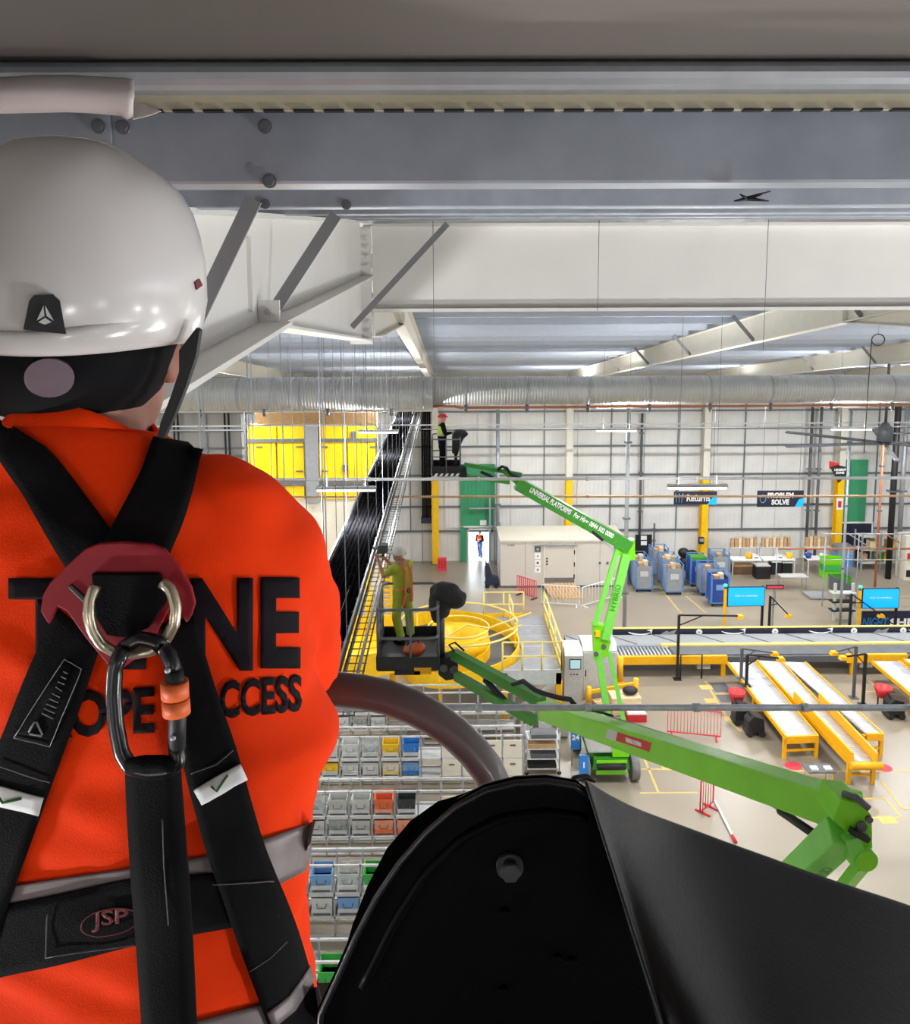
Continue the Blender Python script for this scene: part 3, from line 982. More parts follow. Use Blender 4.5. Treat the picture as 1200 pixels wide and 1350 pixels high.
# ---- small items by the doorway
p = G(583, 752)
t = thing('red_board', 'red plastic water barrier standing by the yellow column', 'barrier', p)
MB().prism([(p.x - .3, 0), (p.x + .3, 0), (p.x + .28, .12), (p.x + .26, .78), (p.x - .26, .78), (p.x - .28, .12)], 'Y', p.y - .12, p.y + .12).build('body', 'red_pink', t)
for s in (-.16, 0, .16):
    MB().box((p.x + s - .04, p.y - .14, .2), (p.x + s + .04, p.y - .115, .65)).build('rib', 'red', t)
p = G(647, 773)
t = thing('pallet_truck', 'dark wheeled tug parked beside the doorway and cabin', 'truck', p)
MB().prism([(p.x - .3, .15), (p.x + .45, .15), (p.x + .45, .5), (p.x + .1, .62), (p.x - .1, 1.3), (p.x - .3, 1.3)], 'Y', p.y - .28, p.y + .28).build('body', 'navy', t)
MB().box((p.x - .34, p.y - .3, .6), (p.x - .28, p.y + .3, 1.1)).build('cowl', 'grey_dark', t)
for s in (-.2, .3):
    for e in (-.3, .3):
        MB().cyl(p + V((s, e - .04, .14)), p + V((s, e + .04, .14)), .14, 12).build('wheel', 'black', t)
MB().tube([p + V((-.2, 0, 1.25)), p + V((-.3, 0, 1.5)), p + V((-.3, -.2, 1.5))], .025, 6).build('handle', 'black', t)

# ---- wall notices and hanging signs
def sign(name, label, xa, ya, xb, yb, Y, m, hang=None):
    a, b = at(xa, ya, Y=Y), at(xb, yb, Y=Y)
    t = thing(name, label, 'sign', ((a.x + b.x) / 2, Y, b.z))
    MB().box((a.x, Y, b.z), (b.x, Y + .04, a.z)).build('board', m, t)
    if hang:
        for s in (.1, .9):
            x = a.x + (b.x - a.x) * s
            MB().cyl((x, Y + .02, a.z), (x, Y + .02, hang), .012, 5).build('chain', 'galv_dark', t)
    return t, a, b
t, a, b = sign('hanging_sign', 'navy hanging sign reading Returns with blue swirl', 889, 648, 945, 665, 44, 'navy', roofz(44) + .17)
w_, h_ = b.x - a.x, a.z - b.z
lettering('Returns', (a.x + w_ * .57, 43.985, b.z + h_ * .48), (1, 0, 0), (0, 0, 1), h_ * .72, 'white', t, bold=.012, width=w_ * .55)
for k in range(3):
    MB().tube([(a.x + w_ * .12 + (k - 1) * .12, 43.99, b.z + h_ * .15), (a.x + w_ * .12 + (k - 1) * .2, 43.99, b.z + h_ * .85)], .02, 5).build('swirl', 'blue_pale', t)
MB().add([(b.x - .5, 43.99, b.z), (b.x, 43.99, b.z), (b.x, 43.99, b.z + h_ * .7), (b.x - .2, 43.99, b.z + h_ * .6)], [(0, 1, 2, 3)]).build('corner_patch', 'screen', t)
t, a, b = sign('hanging_sign', 'navy hanging sign reading PROBLEM SOLVE in white', 999, 647, 1059, 668, 44, 'navy', roofz(44) + .17)
w_, h_ = b.x - a.x, a.z - b.z
lettering('PROBLEM', (a.x + w_ * .5, 43.985, b.z + h_ * .70), (1, 0, 0), (0, 0, 1), h_ * .42, 'white', t, bold=.018, width=w_ * .56)
lettering('SOLVE', (a.x + w_ * .5, 43.985, b.z + h_ * .28), (1, 0, 0), (0, 0, 1), h_ * .42, 'white', t, bold=.018, width=w_ * .38)
MB().tube([(a.x + .3 + .16 * math.cos(k), 43.99, b.z + h_ / 2 + .22 * math.sin(k)) for k in [j * .7 for j in range(9)]], .015, 5, True).build('swirl', 'blue_pale', t)
MB().add([(b.x - .45, 43.99, b.z), (b.x, 43.99, b.z), (b.x, 43.99, b.z + h_ * .55), (b.x - .25, 43.99, b.z + h_ * .45)], [(0, 1, 2, 3)]).build('corner_patch', 'screen', t)
Y = 46.0
t = thing('hanging_sign', 'black triangular sign with red back panel pointing down by the yellow column', 'sign', at(1108, 636, Y=Y))
tri = [at(1095, 616, Y=Y), at(1105, 613, Y=Y), at(1121, 617, Y=Y), at(1120, 623, Y=Y), at(1106, 637, Y=Y)]
MB().slab(tri, (0, .05, 0)).build('board', 'black', t)
MB().slab([at(1094, 608, Y=Y + .1), at(1107, 611, Y=Y + .1), at(1107, 618, Y=Y + .1), at(1094, 618, Y=Y + .1)], (0, .05, 0)).build('back_board', 'red', t)
lettering('URGENT\nZONE', at(1108, 621.5, Y=Y - .01), (1, 0, 0), (0, 0, 1), .17, 'white', t, bold=.006)
MB().cyl(at(1107, 612, Y=Y + .06), (at(1107, 612, Y=Y).x, Y + .06, roofz(Y) + .17), .012, 5).build('chain', 'galv_dark', t)
t, a, b = sign('notice_board', 'black notice board with two white papers behind the trolleys', 838, 705, 859, 736, 50.6, 'black')
for py in (709, 716):
    p = at(849, py, Y=50.58); MB().box((p.x - .18, 50.57, p.z - .13), (p.x + .18, 50.6, p.z + .13)).build('paper', 'white', t)
MB().box((a.x + .1, 50.62, 0), (b.x - .1, 50.7, b.z)).build('stand', 'grey_dark', t)

# ---- cage trolleys
def trolley_proto(panel, frame):
    t = thing('cage_trolley', 'trolley', 'trolley')
    W, D, Hh = .45, .42, 1.75
    MB().box((-W, -D, .16), (W, D, .24)).build('base', frame, t)
    for sx in (-1, 1):
        for sy in (-1, 1):
            MB().box((sx * W - .04, sy * D - .04, .2), (sx * W + .04, sy * D + .04, Hh)).build('post', frame, t)
            c = MB().cyl((sx * .36 - .03, sy * .33, .08), (sx * .36 + .03, sy * .33, .08), .08, 10)
            c.build('castor', 'black', t)
    MB().box((-W + .02, -D - .01, .24), (W - .02, -D + .01, 1.5)).build('front_panel', panel, t)
    MB().box((-W + .02, D - .01, .24), (W - .02, D + .01, 1.6)).build('back_panel', panel, t)
    for sx in (-1, 1):
        MB().box((sx * W - .01, -D + .02, .24), (sx * W + .01, D - .02, 1.55)).build('side_panel', panel, t)
        MB().tube([(sx * W, -D, Hh), (sx * W, D, Hh)], .02, 6).build('top_rail', frame, t)
    MB().tube([(-W, D, Hh), (W, D, Hh)], .02, 6).build('top_rail', frame, t)
    MB().box((-W + .02, -D + .02, 1.27), (W - .02, D - .02, 1.3)).build('folding_shelf', frame, t)
    MB().box((-.22, -D - .025, .9), (.22, -D - .01, 1.2)).build('label_holder', 'grey_light' if panel == 'grey' else 'blue_pale', t)
    return t
pg, pb = trolley_proto('grey', 'blue'), trolley_proto('blue_deep', 'blue')
def parcel(c, s, label, m='cardboard', rz=0):
    o = MB()
    o.cbox((0, 0, s[2] / 2), s); ob = o.build('parcel', m, None, bevel=.02)
    MB().box((-s[0] / 2 - .001, -.03, s[2] * .5), (s[0] / 2 + .001, .03, s[2] + .003)).build('tape', 'cardboard_pale', ob)
    ob.location = c; ob.rotation_euler = (0, 0, rz)
    tag(ob, label, 'parcel')
    return ob
tl = [(849, 781, pg, 'grey sided cage trolley with blue posts beside the green boom arm'),
      (843, 772, pg, 'grey cage trolley behind the one beside the green boom arm'),
      (889, 785, pg, 'grey cage trolley heaped with brown parcels, front of its row by the yellow line'),
      (882, 773, pg, 'grey cage trolley in the middle of the row by the yellow line'),
      (870, 761, pg, 'grey cage trolley at the back of the row by the yellow line'),
      (949, 800, pb, 'deep blue cage trolley at the front of its row by the blue screen'),
      (935, 786, pg, 'grey cage trolley in the middle of the row by the blue screen'),
      (921, 774, pb, 'deep blue cage trolley with green lining at the back of its row'),
      (950, 768, pg, 'tall grey cage trolley next to the paper bag benches')]
usedp = set()
for i, (px, py, pr_, lab) in enumerate(tl):
    g = G(px, py)
    loc = (g.x, g.y + .43, 0)
    if id(pr_) not in usedp:
        usedp.add(id(pr_)); o = move(pr_, loc); o['label'] = lab
    else: o = dup(pr_, loc, 0, lab)
    o['group'] = 'cage trolleys by the back wall'
    where = 'in the cage trolley ' + ['beside the boom arm', 'behind the first one', 'at the front of the grey row', 'in mid row', 'at the back of the grey row', 'at the front of the blue row', 'in the middle of the blue row', 'with green lining', 'next to the benches'][i]
    n = (2, 2, 3, 3, 2, 2, 1, 0, 1)[i]
    for k in range(n):
        parcel((g.x + .283 * (k - (n - 1) / 2), g.y + .4 + .06 * (k % 2), 1.3), (.255, .34, (.32, .4, .36)[k]), ('brown', 'small brown', 'tilted brown')[k] + ' parcel ' + where, 'cardboard' if k != 1 else 'cardboard_pale', (0, .07, -.06)[k])
    if n == 0:
        b = MB().prism([(-.4, 1.3), (.4, 1.3), (.42, 1.7), (-.42, 1.7)], 'Y', -.37, .37).build('lining_sack', 'green_dark')
        b.location = (g.x, g.y + .43, 0); tag(b, 'green lining sack filling the blue trolley at the back', 'sack')
    elif i in (5, 6):
        b = MB().prism([(-.36, .24), (.36, .24), (.4, 1.2), (-.4, 1.2)], 'Y', -.34, .34).build('mail_sack', 'bag_pale')
        b.location = (g.x, g.y + .43, 0); tag(b, 'pale sack inside the cage trolley ' + ('at the front of the blue row' if i == 5 else 'in the middle of the blue row'), 'sack')
p = G(905, 752)
t = thing('bin_bag', 'heap of black bin liners by the yellow column', 'bag', p)
mb = MB().sphere(p + V((0, 0, .46)), (.5, .35, .45)); mb.sphere(p + V((.35, .1, .9)), (.4, .3, .35)); mb.sphere(p + V((-.2, 0, 1.1)), (.35, .3, .3))
fused_part(mb, .05, 'bag', 'black', t)
p = at(924, 712, Y=50.2)
t = thing('wall_terminal', 'small black terminal on the yellow column', 'terminal', p)
MB().box((p.x - .15, 50.0, p.z - .2), (p.x + .15, 50.25, p.z + .2)).build('case', 'black', t)
MB().box((p.x - .12, 49.99, p.z - .05), (p.x + .12, 50.0, p.z + .16)).build('screen', 'grey', t)

# ---- packing benches with paper bags along the wall
def bench(x0, x1, Y, label, under):
    t = thing('packing_bench', label, 'bench', ((x0 + x1) / 2, Y, 0))
    MB().box((x0, Y - .4, .86), (x1, Y + .4, .92)).build('worktop', 'white', t)
    for x in (x0 + .05, x1 - .05):
        for y in (Y - .35, Y + .35):
            MB().box((x - .03, y - .03, 0), (x + .03, y + .03, 1.75 if y > Y else .86)).build('leg', 'grey_light', t)
    MB().box((x0, Y + .05, 1.5), (x1, Y + .42, 1.54)).build('upper_shelf', 'grey_light', t)
    n = int((x1 - x0) / .22)
    for k in range(n):
        x = x0 + .15 + k * (x1 - x0 - .15) / n
        b = thing('paper_bag', 'brown paper bag on the upper shelf of the ' + under, 'paper bag', (x, Y + .2, 1.54), 'paper bags on the ' + under)
        hh = .56 + random.uniform(-.08, .1); tl_ = random.uniform(-.01, .01)
        MB().prism([(-.082 + x, 1.54), (.082 + x, 1.54), (.088 + x + tl_, 1.54 + hh), (-.088 + x + tl_, 1.54 + hh)], 'Y', Y + .13, Y + .28).build('body', random.choice(['cardboard', 'cardboard_pale', 'cardboard']), b)
        MB().tube([(x - .06 + tl_, Y + .2, 1.54 + hh), (x - .05 + tl_, Y + .2, 1.64 + hh), (x + .05 + tl_, Y + .2, 1.64 + hh), (x + .06 + tl_, Y + .2, 1.54 + hh)], .012, 5).build('handle', 'cardboard', b)
    return t
Yb = 48.2
X = lambda px: at(px, 730, Y=Yb).x
bench(X(963), X(1002), Yb, 'white packing bench with brown bags next to the tall grey trolley', 'bench by the grey trolley')
bench(X(1004), X(1046), Yb, 'white packing bench below the PROBLEM SOLVE sign', 'bench below the PROBLEM SOLVE sign')
bench(X(1062), X(1096), Yb, 'white packing bench beside the yellow column and green crates', 'bench by the green crates')
def crate(px, py, s, m, label, xy=None, z=0, lid=None):
    g = G(px, py) if xy is None else V((xy[0], xy[1], z))
    t = thing('crate', label, 'crate', (g.x, g.y, z))
    w_, d_, h_ = s
    x, y = g.x, g.y
    MB().box((x - w_ / 2, y - d_ / 2, z), (x + w_ / 2, y + d_ / 2, z + .03)).build('base', m, t)
    for sx in (-1, 1):
        MB().box((x + sx * w_ / 2 - .015, y - d_ / 2, z), (x + sx * w_ / 2 + .015, y + d_ / 2, z + h_)).build('side', m, t)
        MB().box((x - w_ / 2, y + sx * d_ / 2 - .015, z), (x + w_ / 2, y + sx * d_ / 2 + .015, z + h_)).build('end', m, t)
    if lid: MB().box((x - w_ / 2 - .02, y - d_ / 2 - .02, z + h_ - .05), (x + w_ / 2 + .02, y + d_ / 2 + .02, z + h_)).build('lid', lid, t)
    return t
crate(0, 0, (1.1, .6, .55), 'paper_dark', xy=(X(963) + .72, Yb), label= 'brown crate of folded cartons under the bench by the grey trolley', lid='cardboard')
crate(0, 0, (.8, .6, .8), 'black', xy=(X(1000) - .1, Yb - .85), label= 'black crate with grey lid in front of the packing benches', lid='grey_light')
crate(0, 0, (.55, .5, .8), 'black', xy=(X(1046) - 1.1, Yb - .1), label= 'black open crate below the PROBLEM SOLVE sign', lid='white')
crate(0, 0, (.55, .5, .75), 'black', xy=(X(1046) - .45, Yb - .1), label= 'black open crate next to the white table legs', lid='white')
for k in range(3):
    crate(1096, 760, (1.1, .7, .38), ('green', 'bag_green', 'green')[k], ('bottom', 'middle', 'top')[k] + ' crate of the bright green stack at the bench end', z=.39 * k)
crate(1108, 770, (.9, .6, .5), 'green_dark', 'dark green crate in front of the bright green stack')
for k in range(3):
    crate(1110, 745, (.95, .8, .42), ('blue', 'blue_pale', 'grey')[k], ('lowest blue', 'middle pale blue', 'topmost grey')[k] + ' crate stacked before the navy door', z=.43 * k)
for px, m, lab in ((987, 'yellow_deep', 'yellow tub on the bench by the grey trolley'), (1041, 'yellow', 'yellow tub on the bench end below the sign'), (1066, 'blue_deep', 'blue tub on the bench by the green crates')):
    g = V((at(px, 733, Y=Yb - .1).x, Yb - .1, .92))
    t = thing('tub', lab, 'tub', g)
    MB().loft([[g + V((r * math.cos(a), r * math.sin(a), z)) for a in [k * math.pi / 6 for k in range(12)]] for r, z in ((.14, 0), (.2, .3), (.17, .3), (.12, .04))]).build('body', m, t)
    MB().tube([g + V((.19 * math.cos(a), 0, .28 + .1 * math.sin(a))) for a in [k * math.pi / 6 for k in range(7)]], .01, 5).build('handle', 'white', t)
for px, lab in ((996, 'white label printer on the bench by the tall grey trolley'), (1086, 'white label printer on the bench by the green crates'), (1028, 'white label printer on the bench below the PROBLEM SOLVE sign')):
    g = V((at(px, 733, Y=Yb - .1).x, Yb - .1, .92))
    t = thing('label_printer', lab, 'printer', g)
    MB().prism([(g.x - .2, .92), (g.x + .2, .92), (g.x + .18, 1.12), (g.x - .1, 1.2), (g.x - .2, 1.1)], 'Y', g.y - .15, g.y + .15).build('case', 'white', t)
    MB().box((g.x - .12, g.y - .16, .98), (g.x + .12, g.y - .15, 1.03)).build('slot', 'black', t)
# steel rack of yellow boxes at the far right
t = thing('storage_rack', 'steel rack of cartons beside the black riser pipes', 'rack', G(1165, 752))
A, B = at(1135, 752, Z=0), at(1185, 752, Z=0)
for x in (A.x, (A.x + B.x) / 2, B.x):
    for y in (A.y, A.y + .9): MB().box((x - .04, y - .04, 0), (x + .04, y + .04, 2.3)).build('post', 'galv', t)
for z in (.4, 1.2, 2.0): MB().box((A.x, A.y, z), (B.x, A.y + .9, z + .05)).build('shelf', 'grey_light', t)
for px, z, m, lab in ((1141, .45, 'cardboard', 'brown carton on the bottom shelf of the far steel rack'), (1152, 1.25, 'cardboard_pale', 'pale carton on the middle shelf of the far steel rack'), (1172, .45, 'yellow', 'yellow carton on the bottom shelf of the far steel rack'), (1176, 1.25, 'yellow_deep', 'amber carton on the middle shelf of the far steel rack'), (1162, .45, 'green_dark', 'dark green carton on the far steel rack')):
    g = at(px, 752, Y=A.y); parcel((g.x, A.y + .45, z), (.4, .5, .5), lab, m)
t = thing('grey_cabinet', 'white machine cabinet at the right end of the back wall', 'cabinet', G(1198, 765))
g = G(1192, 765)
MB().box((g.x, g.y, 0), (g.x + 2, g.y + 1, 2.6)).build('body', 'cream', t)
MB().box((g.x + .1, g.y - .03, .2), (g.x + .9, g.y, .6)).build('vent', 'black', t)
MB().box((g.x + .1, g.y - .03, 1.2), (g.x + .5, g.y, 1.6)).build('label_panel', 'red', t)
# pallet, folded board
p = G(1090, 790)
t = thing('floor_scale', 'low grey platform scale on the open floor', 'scale', p)
MB().box((p.x - .9, p.y - .1, .04), (p.x + .2, p.y + 1.0, .12)).build('deck', 'grey', t)
for s in (-.8, .1):
    MB().box((p.x + s - .05, p.y, 0), (p.x + s + .05, p.y + .9, .04)).build('runner', 'grey_dark', t)
p = G(1048, 778)
t = thing('folding_table', 'pale folding table standing on the open floor', 'table', p)
MB().box((p.x - .75, p.y, .7), (p.x + .75, p.y + .7, .74)).build('top', 'grey_light', t)
for s in (-.65, .65):
    for e in (.05, .65): MB().cyl((p.x + s, p.y + e, 0), (p.x + s, p.y + e, .7), .02, 6).build('leg', 'grey', t)
p = G(1112, 792)
t = thing('leaning_board', 'dark board tilted up beside the platform scale', 'board', p)
MB().slab([p + V((-.6, .6, .5)), p + V((.5, -.1, .1)), p + V((.5, -.1, .75)), p + V((-.6, .6, 1.3))], (.03, .04, 0)).build('panel', 'grey_dark', t)
MB().bar(p + V((.4, 0, 0)), p + V((.4, 0, .7)), .05, .05).build('prop', 'galv', t)
MB().bar(p + V((-.55, .6, 0)), p + V((-.55, .6, 1.2)), .05, .05).build('prop', 'galv', t)

# ---- pipe rails on posts before the far rack
def pipe_rail(label, xa, xb, ys, Y, m, posts):
    t = thing('pipe_rail', label, 'rail', (at((xa + xb) / 2, ys[0], Y=Y).x, Y, 0))
    for yy in ys: MB().cyl(at(xa, yy, Y=Y), at(xb, yy, Y=Y), .03, 6).build('rail', m, t)
    for px in posts:
        p = at(px, ys[0], Y=Y); MB().cyl((p.x, Y, 0), (p.x, Y, p.z), .035, 6).build('post', 'galv', t)
    return t
pipe_rail('copper coloured pipe rail in front of the packing benches', 1025, 1230, (723, 724), 43.5, 'copper', (1025, 1119, 1230))
pt_ = pipe_rail('grey pipe rail in front of the far steel rack', 1085, 1230, (704, 738), 42.5, 'galv', (1089, 1133, 1187, 1230))
MB().cyl(at(1118, 703, Y=42.5), at(1160, 730, Y=42.5), .035, 6).build('brace', 'galv', pt_)
MB().cyl(at(1166, 703, Y=42.5), at(1187, 716, Y=42.5), .035, 6).build('brace', 'copper', pt_)

# ---- high volume fan
p = at(1167, 572, Y=36)
t = thing('ceiling_fan', 'large industrial ceiling fan with long thin blades', 'fan', p)
MB().loft([[p + V((r * math.cos(a), r * math.sin(a), z)) for a in [k * math.pi / 5 for k in range(10)]] for r, z in ((.22, -.35), (.33, -.3), (.33, .1), (.3, .25), (.12, .5))]).build('motor', 'grey_dark', t)
MB().cyl(p + V((0, 0, .5)), (p.x, p.y, roofz(36) + .17), .06, 8).build('rod', 'grey_dark', t)
MB().cyl(p + V((0, 0, -.45)), p + V((0, 0, -.35)), .3, 12).build('hub', 'black', t)
for k in range(6):
    a = R(8 + 60 * k)
    d = V((math.cos(a), math.sin(a), 0))
    MB().bar(p + d * .25 + V((0, 0, -.4)), p + d * 4.6 + V((0, 0, -.42)), .2, .05, V((-d.y * .3, d.x * .3, 1))).build('blade', 'grey_dark', t)

# ---- sorter conveyor with black banner
SY0, SY1, SZ = 34.1, 36.7, .9
sx0, sx1 = 5.3, 30
t = thing('sorter_conveyor', 'long grey roller conveyor line behind the white roller chutes', 'conveyor', (16, 35.4, 0))
MB().box((sx0, SY0 + .1, SZ - .25), (sx1, SY1 - .07, SZ - .06)).build('bed', 'belt', t)
x = sx0 + .1
while x < 9.7:
    MB().cyl((x, SY0 + .2, SZ - .03), (x, SY0 + 1.1, SZ - .03), .035, 6).build('roller', 'roller', t); x += .16
MB().box((9.7, SY0 + .2, SZ - .07), (sx1, SY0 + 1.1, SZ - .01)).build('belt', 'belt', t)
MB().box((sx0, SY0 + 1.35, SZ - .07), (sx1, SY1 - .1, SZ - .02)).build('belt', 'grey', t)
for k in range(12):
    x = sx0 + 1 + k * 2
    MB().slab([(x, SY0 + 1.4, SZ - .015), (x + .1, SY0 + 1.4, SZ - .015), (x - .9, SY1 - .15, SZ - .015), (x - 1.0, SY1 - .15, SZ - .015)], (0, 0, .01)).build('diverter', 'grey_dark', t)
MB().box((9.4, SY0 + 1.12, SZ - .1), (sx1, SY0 + 1.3, SZ + .06)).build('centre_rail', 'yellow_pale', t)
MB().box((sx0, SY0 + 1.12, SZ - .1), (9.4, SY0 + 1.2, SZ + .03)).build('centre_rail', 'galv', t)
for xa, xb in ((sx0, 11.9), (17.0, 19.6), (23.0, 25.6)):
    MB().box((xa, SY0 - .06, SZ - .33), (xb, SY0 + .12, SZ + .02)).build('side_guard', 'yellow_deep', t)
    for x in (xa + .3, xb - .15):
        MB().box((x - .09, SY0 - .02, 0), (x + .09, SY0 + .14, SZ - .3)).build('leg', 'yellow_deep', t)
for xa, xb in ((11.9, 17), (19.6, 23), (25.6, sx1)):
    MB().box((xa, SY0, SZ - .3), (xb, SY0 + .1, SZ - .04)).build('side_guard', 'grey_dark', t)
for k in range(12):
    x = sx0 + .5 + k * 2.1
    MB().box((x - .05, SY1 - .2, 0), (x + .05, SY1 - .1, SZ - .2)).build('leg', 'grey_dark', t)
for x in (11.0, 18.0, 19.1, 24.0):
    MB().box((x - .28, SY0 + .25, .22), (x + .28, SY0 + .75, .62)).build('motor_box', 'grey_light', t)
# banner
by = SY1 + .02
bx0, bx1 = at(808, 832, Y=by).x, 29
bz0, bz1 = at(900, 838.5, Y=by).z, at(900, 828.5, Y=by).z
t = thing('banner_guard', 'black banner guard with white smile arrows along the conveyor', 'banner', ((bx0 + bx1) / 2, by, bz0))
MB().box((bx0, by, bz0), (bx1, by + .04, bz1)).build('board', 'navy', t)
MB().box((bx0, by - .03, bz1), (bx1, by + .08, bz1 + .05)).build('top_edge', 'yellow_pale', t)
k = 0
while bx0 + .5 + k * 1.7 < bx1:
    x = bx0 + .3 + k * 1.7
    MB().cyl((x, by + .02, 0), (x, by + .02, bz0), .03, 6).build('leg', 'grey_dark', t); k += 1
hb = bz1 - bz0; zc = (bz0 + bz1) / 2
def smile(px):
    x = at(px, 832, Y=by).x
    mb = MB(); pts = []; rr = []
    for k in range(13):
        u = k / 12
        pts.append((x - .5 + u, by - .012, zc + hb * (.12 - .42 * math.sin(math.pi * (u * .85 + .04))))); rr.append(.016 + .036 * math.sin(math.pi * min(1, u * 1.05)))
    mb.tube(pts, rr, 6).build('smile_arrow', 'white', t)
    e = V((x + .5, by - .012, zc + hb * .02))
    MB().slab([e + V((-.16, 0, .1)), e + V((.1, 0, .16)), e + V((.06, 0, -.12)), e + V((.0, 0, .06))], (0, .01, 0)).build('arrow_tip', 'white', t)
def roundel(px):
    x = at(px, 832, Y=by).x
    c = MB().cyl((x, by - .014, zc), (x, by, zc), hb * .4, 20).build('roundel', 'white', t)
    MB().cyl((x, by - .018, zc), (x, by - .013, zc), hb * .17, 3).build('emblem', 'grey', c)
def peak(px):
    x = at(px, 832, Y=by).x
    MB().slab([(x - .38, by - .012, zc - hb * .35), (x + .3, by - .012, zc - hb * .35), (x + .42, by - .012, zc + hb * .35), (x + .1, by - .012, zc + hb * .05), (x - .05, by - .012, zc + hb * .2)], (0, .01, 0)).build('peak_emblem', 'grey', t)
for px in (843, 966, 1081, 1197 + 15): smile(px)
for px in (922, 1022, 1126, 1191): roundel(px)
for px in (880, 1160): peak(px)

# ---- blue screens, lamps and scanner poles round the conveyor
def screen(xa, ya, xb, yb, Y, label, txt):
    a, b = at(xa, ya, Y=Y), at(xb, yb, Y=Y)
    t = thing('display_screen', label, 'screen', ((a.x + b.x) / 2, Y, 0))
    MB().box((a.x, Y, b.z), (b.x, Y + .07, a.z)).build('case', 'black', t)
    MB().box((a.x + .03, Y - .01, b.z + .03), (b.x - .03, Y, a.z - .03)).build('panel', 'screen', t)
    lettering(txt, ((a.x + b.x) / 2, Y - .013, (a.z + b.z) / 2 + .05), (1, 0, 0), (0, 0, 1), .14, 'white', t, width=(b.x - a.x) * .6)
    MB().box((b.x - .1, Y + .07, 0), (b.x, Y + .17, a.z)).build('post', 'black', t)
    MB().box((b.x - .25, Y + .02, 0), (b.x + .15, Y + .3, .03)).build('foot', 'black', t)
    x = a.x - .1
    MB().box((x - .06, Y, 0), (x + .06, Y + .1, a.z - .1)).build('beacon_post', 'yellow_deep', t)
    MB().cyl((x, Y + .05, a.z - .1), (x, Y + .05, a.z + .02), .06, 10).build('beacon_base', 'grey_dark', t)
    MB().cyl((x, Y + .05, a.z + .02), (x, Y + .05, a.z + .12), .09, 10).build('beacon', 'green_lamp', t)
    return t
screen(960, 774, 1008, 799, 38.4, 'bright blue screen beside the deep blue trolley', 'scan to continue')
screen(1138, 776, 1185, 802, 38.4, 'bright blue screen above the NIGHT SHIFT board', 'scan to continue')
def arm(px, pyb, top, tipx, tipy, Y, label, base_z=0, m='black', lamp='yellow_deep'):
    p = at(px, pyb, Y=Y); q = at(px, top, Y=Y); e = at(tipx, tipy, Y=Y)
    t = thing('scanner_pole', label, 'pole', (p.x, Y, 0))
    MB().box((p.x - .05, Y - .05, base_z), (p.x + .05, Y + .05, q.z)).build('pole', m, t)
    MB().bar((p.x, Y, q.z), e, .06, .06).build('arm', m, t)
    d = 1 if e.x > p.x else -1
    MB().bar((p.x, Y, q.z - .45), V((p.x, Y, q.z)) * .6 + e * .4, .04, .04).build('stay', m, t)
    MB().prism([(e.x - .16, e.z - .1), (e.x + .16, e.z - .1), (e.x + .1, e.z + .04), (e.x - .1, e.z + .04)], 'Y', Y - .12, Y + .12).build('lamp_head', lamp, t)
    MB().box((p.x - .16, Y - .16, base_z), (p.x + .16, Y + .16, base_z + .025)).build('foot', m, t)
    return t
a1 = arm(893, 893, 811, 976, 812, 33.85, 'black gantry pole with long straight arm over the yellow conveyor guard')
a, b = at(897, 893, Y=33.8), at(926, 863, Y=33.8)
MB().tube([(a.x, 33.8, .05), (a.x, 33.8, b.z), (b.x, 33.8, b.z), (b.x, 33.8, .05)], .04, 6).build('guard_hoop', 'black', a1)
arm(1125, 925, 852, 1100, 860, 32.0, 'grey scanner pole between the two groups of roller chutes', m='grey_dark')
arm(1138, 925, 862, 1112, 866, 31.4, 'black scanner pole right of the grey pole between the chute groups')
arm(1014, 828, 786, 1040, 811, 38.6, 'black pole with slanting arm beside the first blue screen')
arm(1120, 828, 783, 1162, 811, 38.2, 'black pole with slanting arm before the second blue screen')
p = at(1022, 774, Y=38.6)
t = thing('led_display', 'small black display with red digits on a thin pole', 'display', (p.x, 38.6, 0))
MB().box((p.x - .42, 38.6, p.z - .1), (p.x + .42, 38.68, p.z + .1)).build('case', 'black', t)
MB().box((p.x - .38, 38.59, p.z - .05), (p.x + .38, 38.6, p.z + .05)).build('digits', 'red_pink', t)
MB().box((p.x - .04, 38.7, 0), (p.x + .04, 38.75, p.z + .1)).build('pole', 'grey', t)
a, b = at(1137, 806, Y=39.2), at(1212, 829, Y=39.2)
t = thing('shift_board', 'dark floor board lettered NIGHT SHIFT behind the banner', 'board', ((a.x + b.x) / 2, 39.2, 0))
MB().box((a.x, 39.2, 0), (b.x + 1, 39.26, a.z)).build('panel', 'navy', t)
zt_ = at(1160, 821, Y=39.2).z
lettering('NIGHT', (at(1154, 821, Y=39.2).x, 39.19, zt_), (1, 0, 0), (0, 0, 1), .62, 'bag_blue', t, bold=.015, width=1.3, shear=.25)
lettering('SHIFT', (at(1197, 821, Y=39.2).x, 39.19, zt_), (1, 0, 0), (0, 0, 1), .5, 'white', t, bold=.02, width=1.75)
p = G(1100, 818)
t = thing('machine_stand', 'pale machine stand with dark trays by the second screen', 'machine', p)
for s in (0, .9): MB().box((p.x + s - .06, p.y, 0), (p.x + s + .06, p.y + .12, 1.9)).build('post', 'grey_light', t)
for k in range(3): MB().box((p.x - .2, p.y - .15, .5 + k * .45), (p.x + 1, p.y + .3, .55 + k * .45)).build('tray', 'black' if k < 2 else 'grey_light', t)

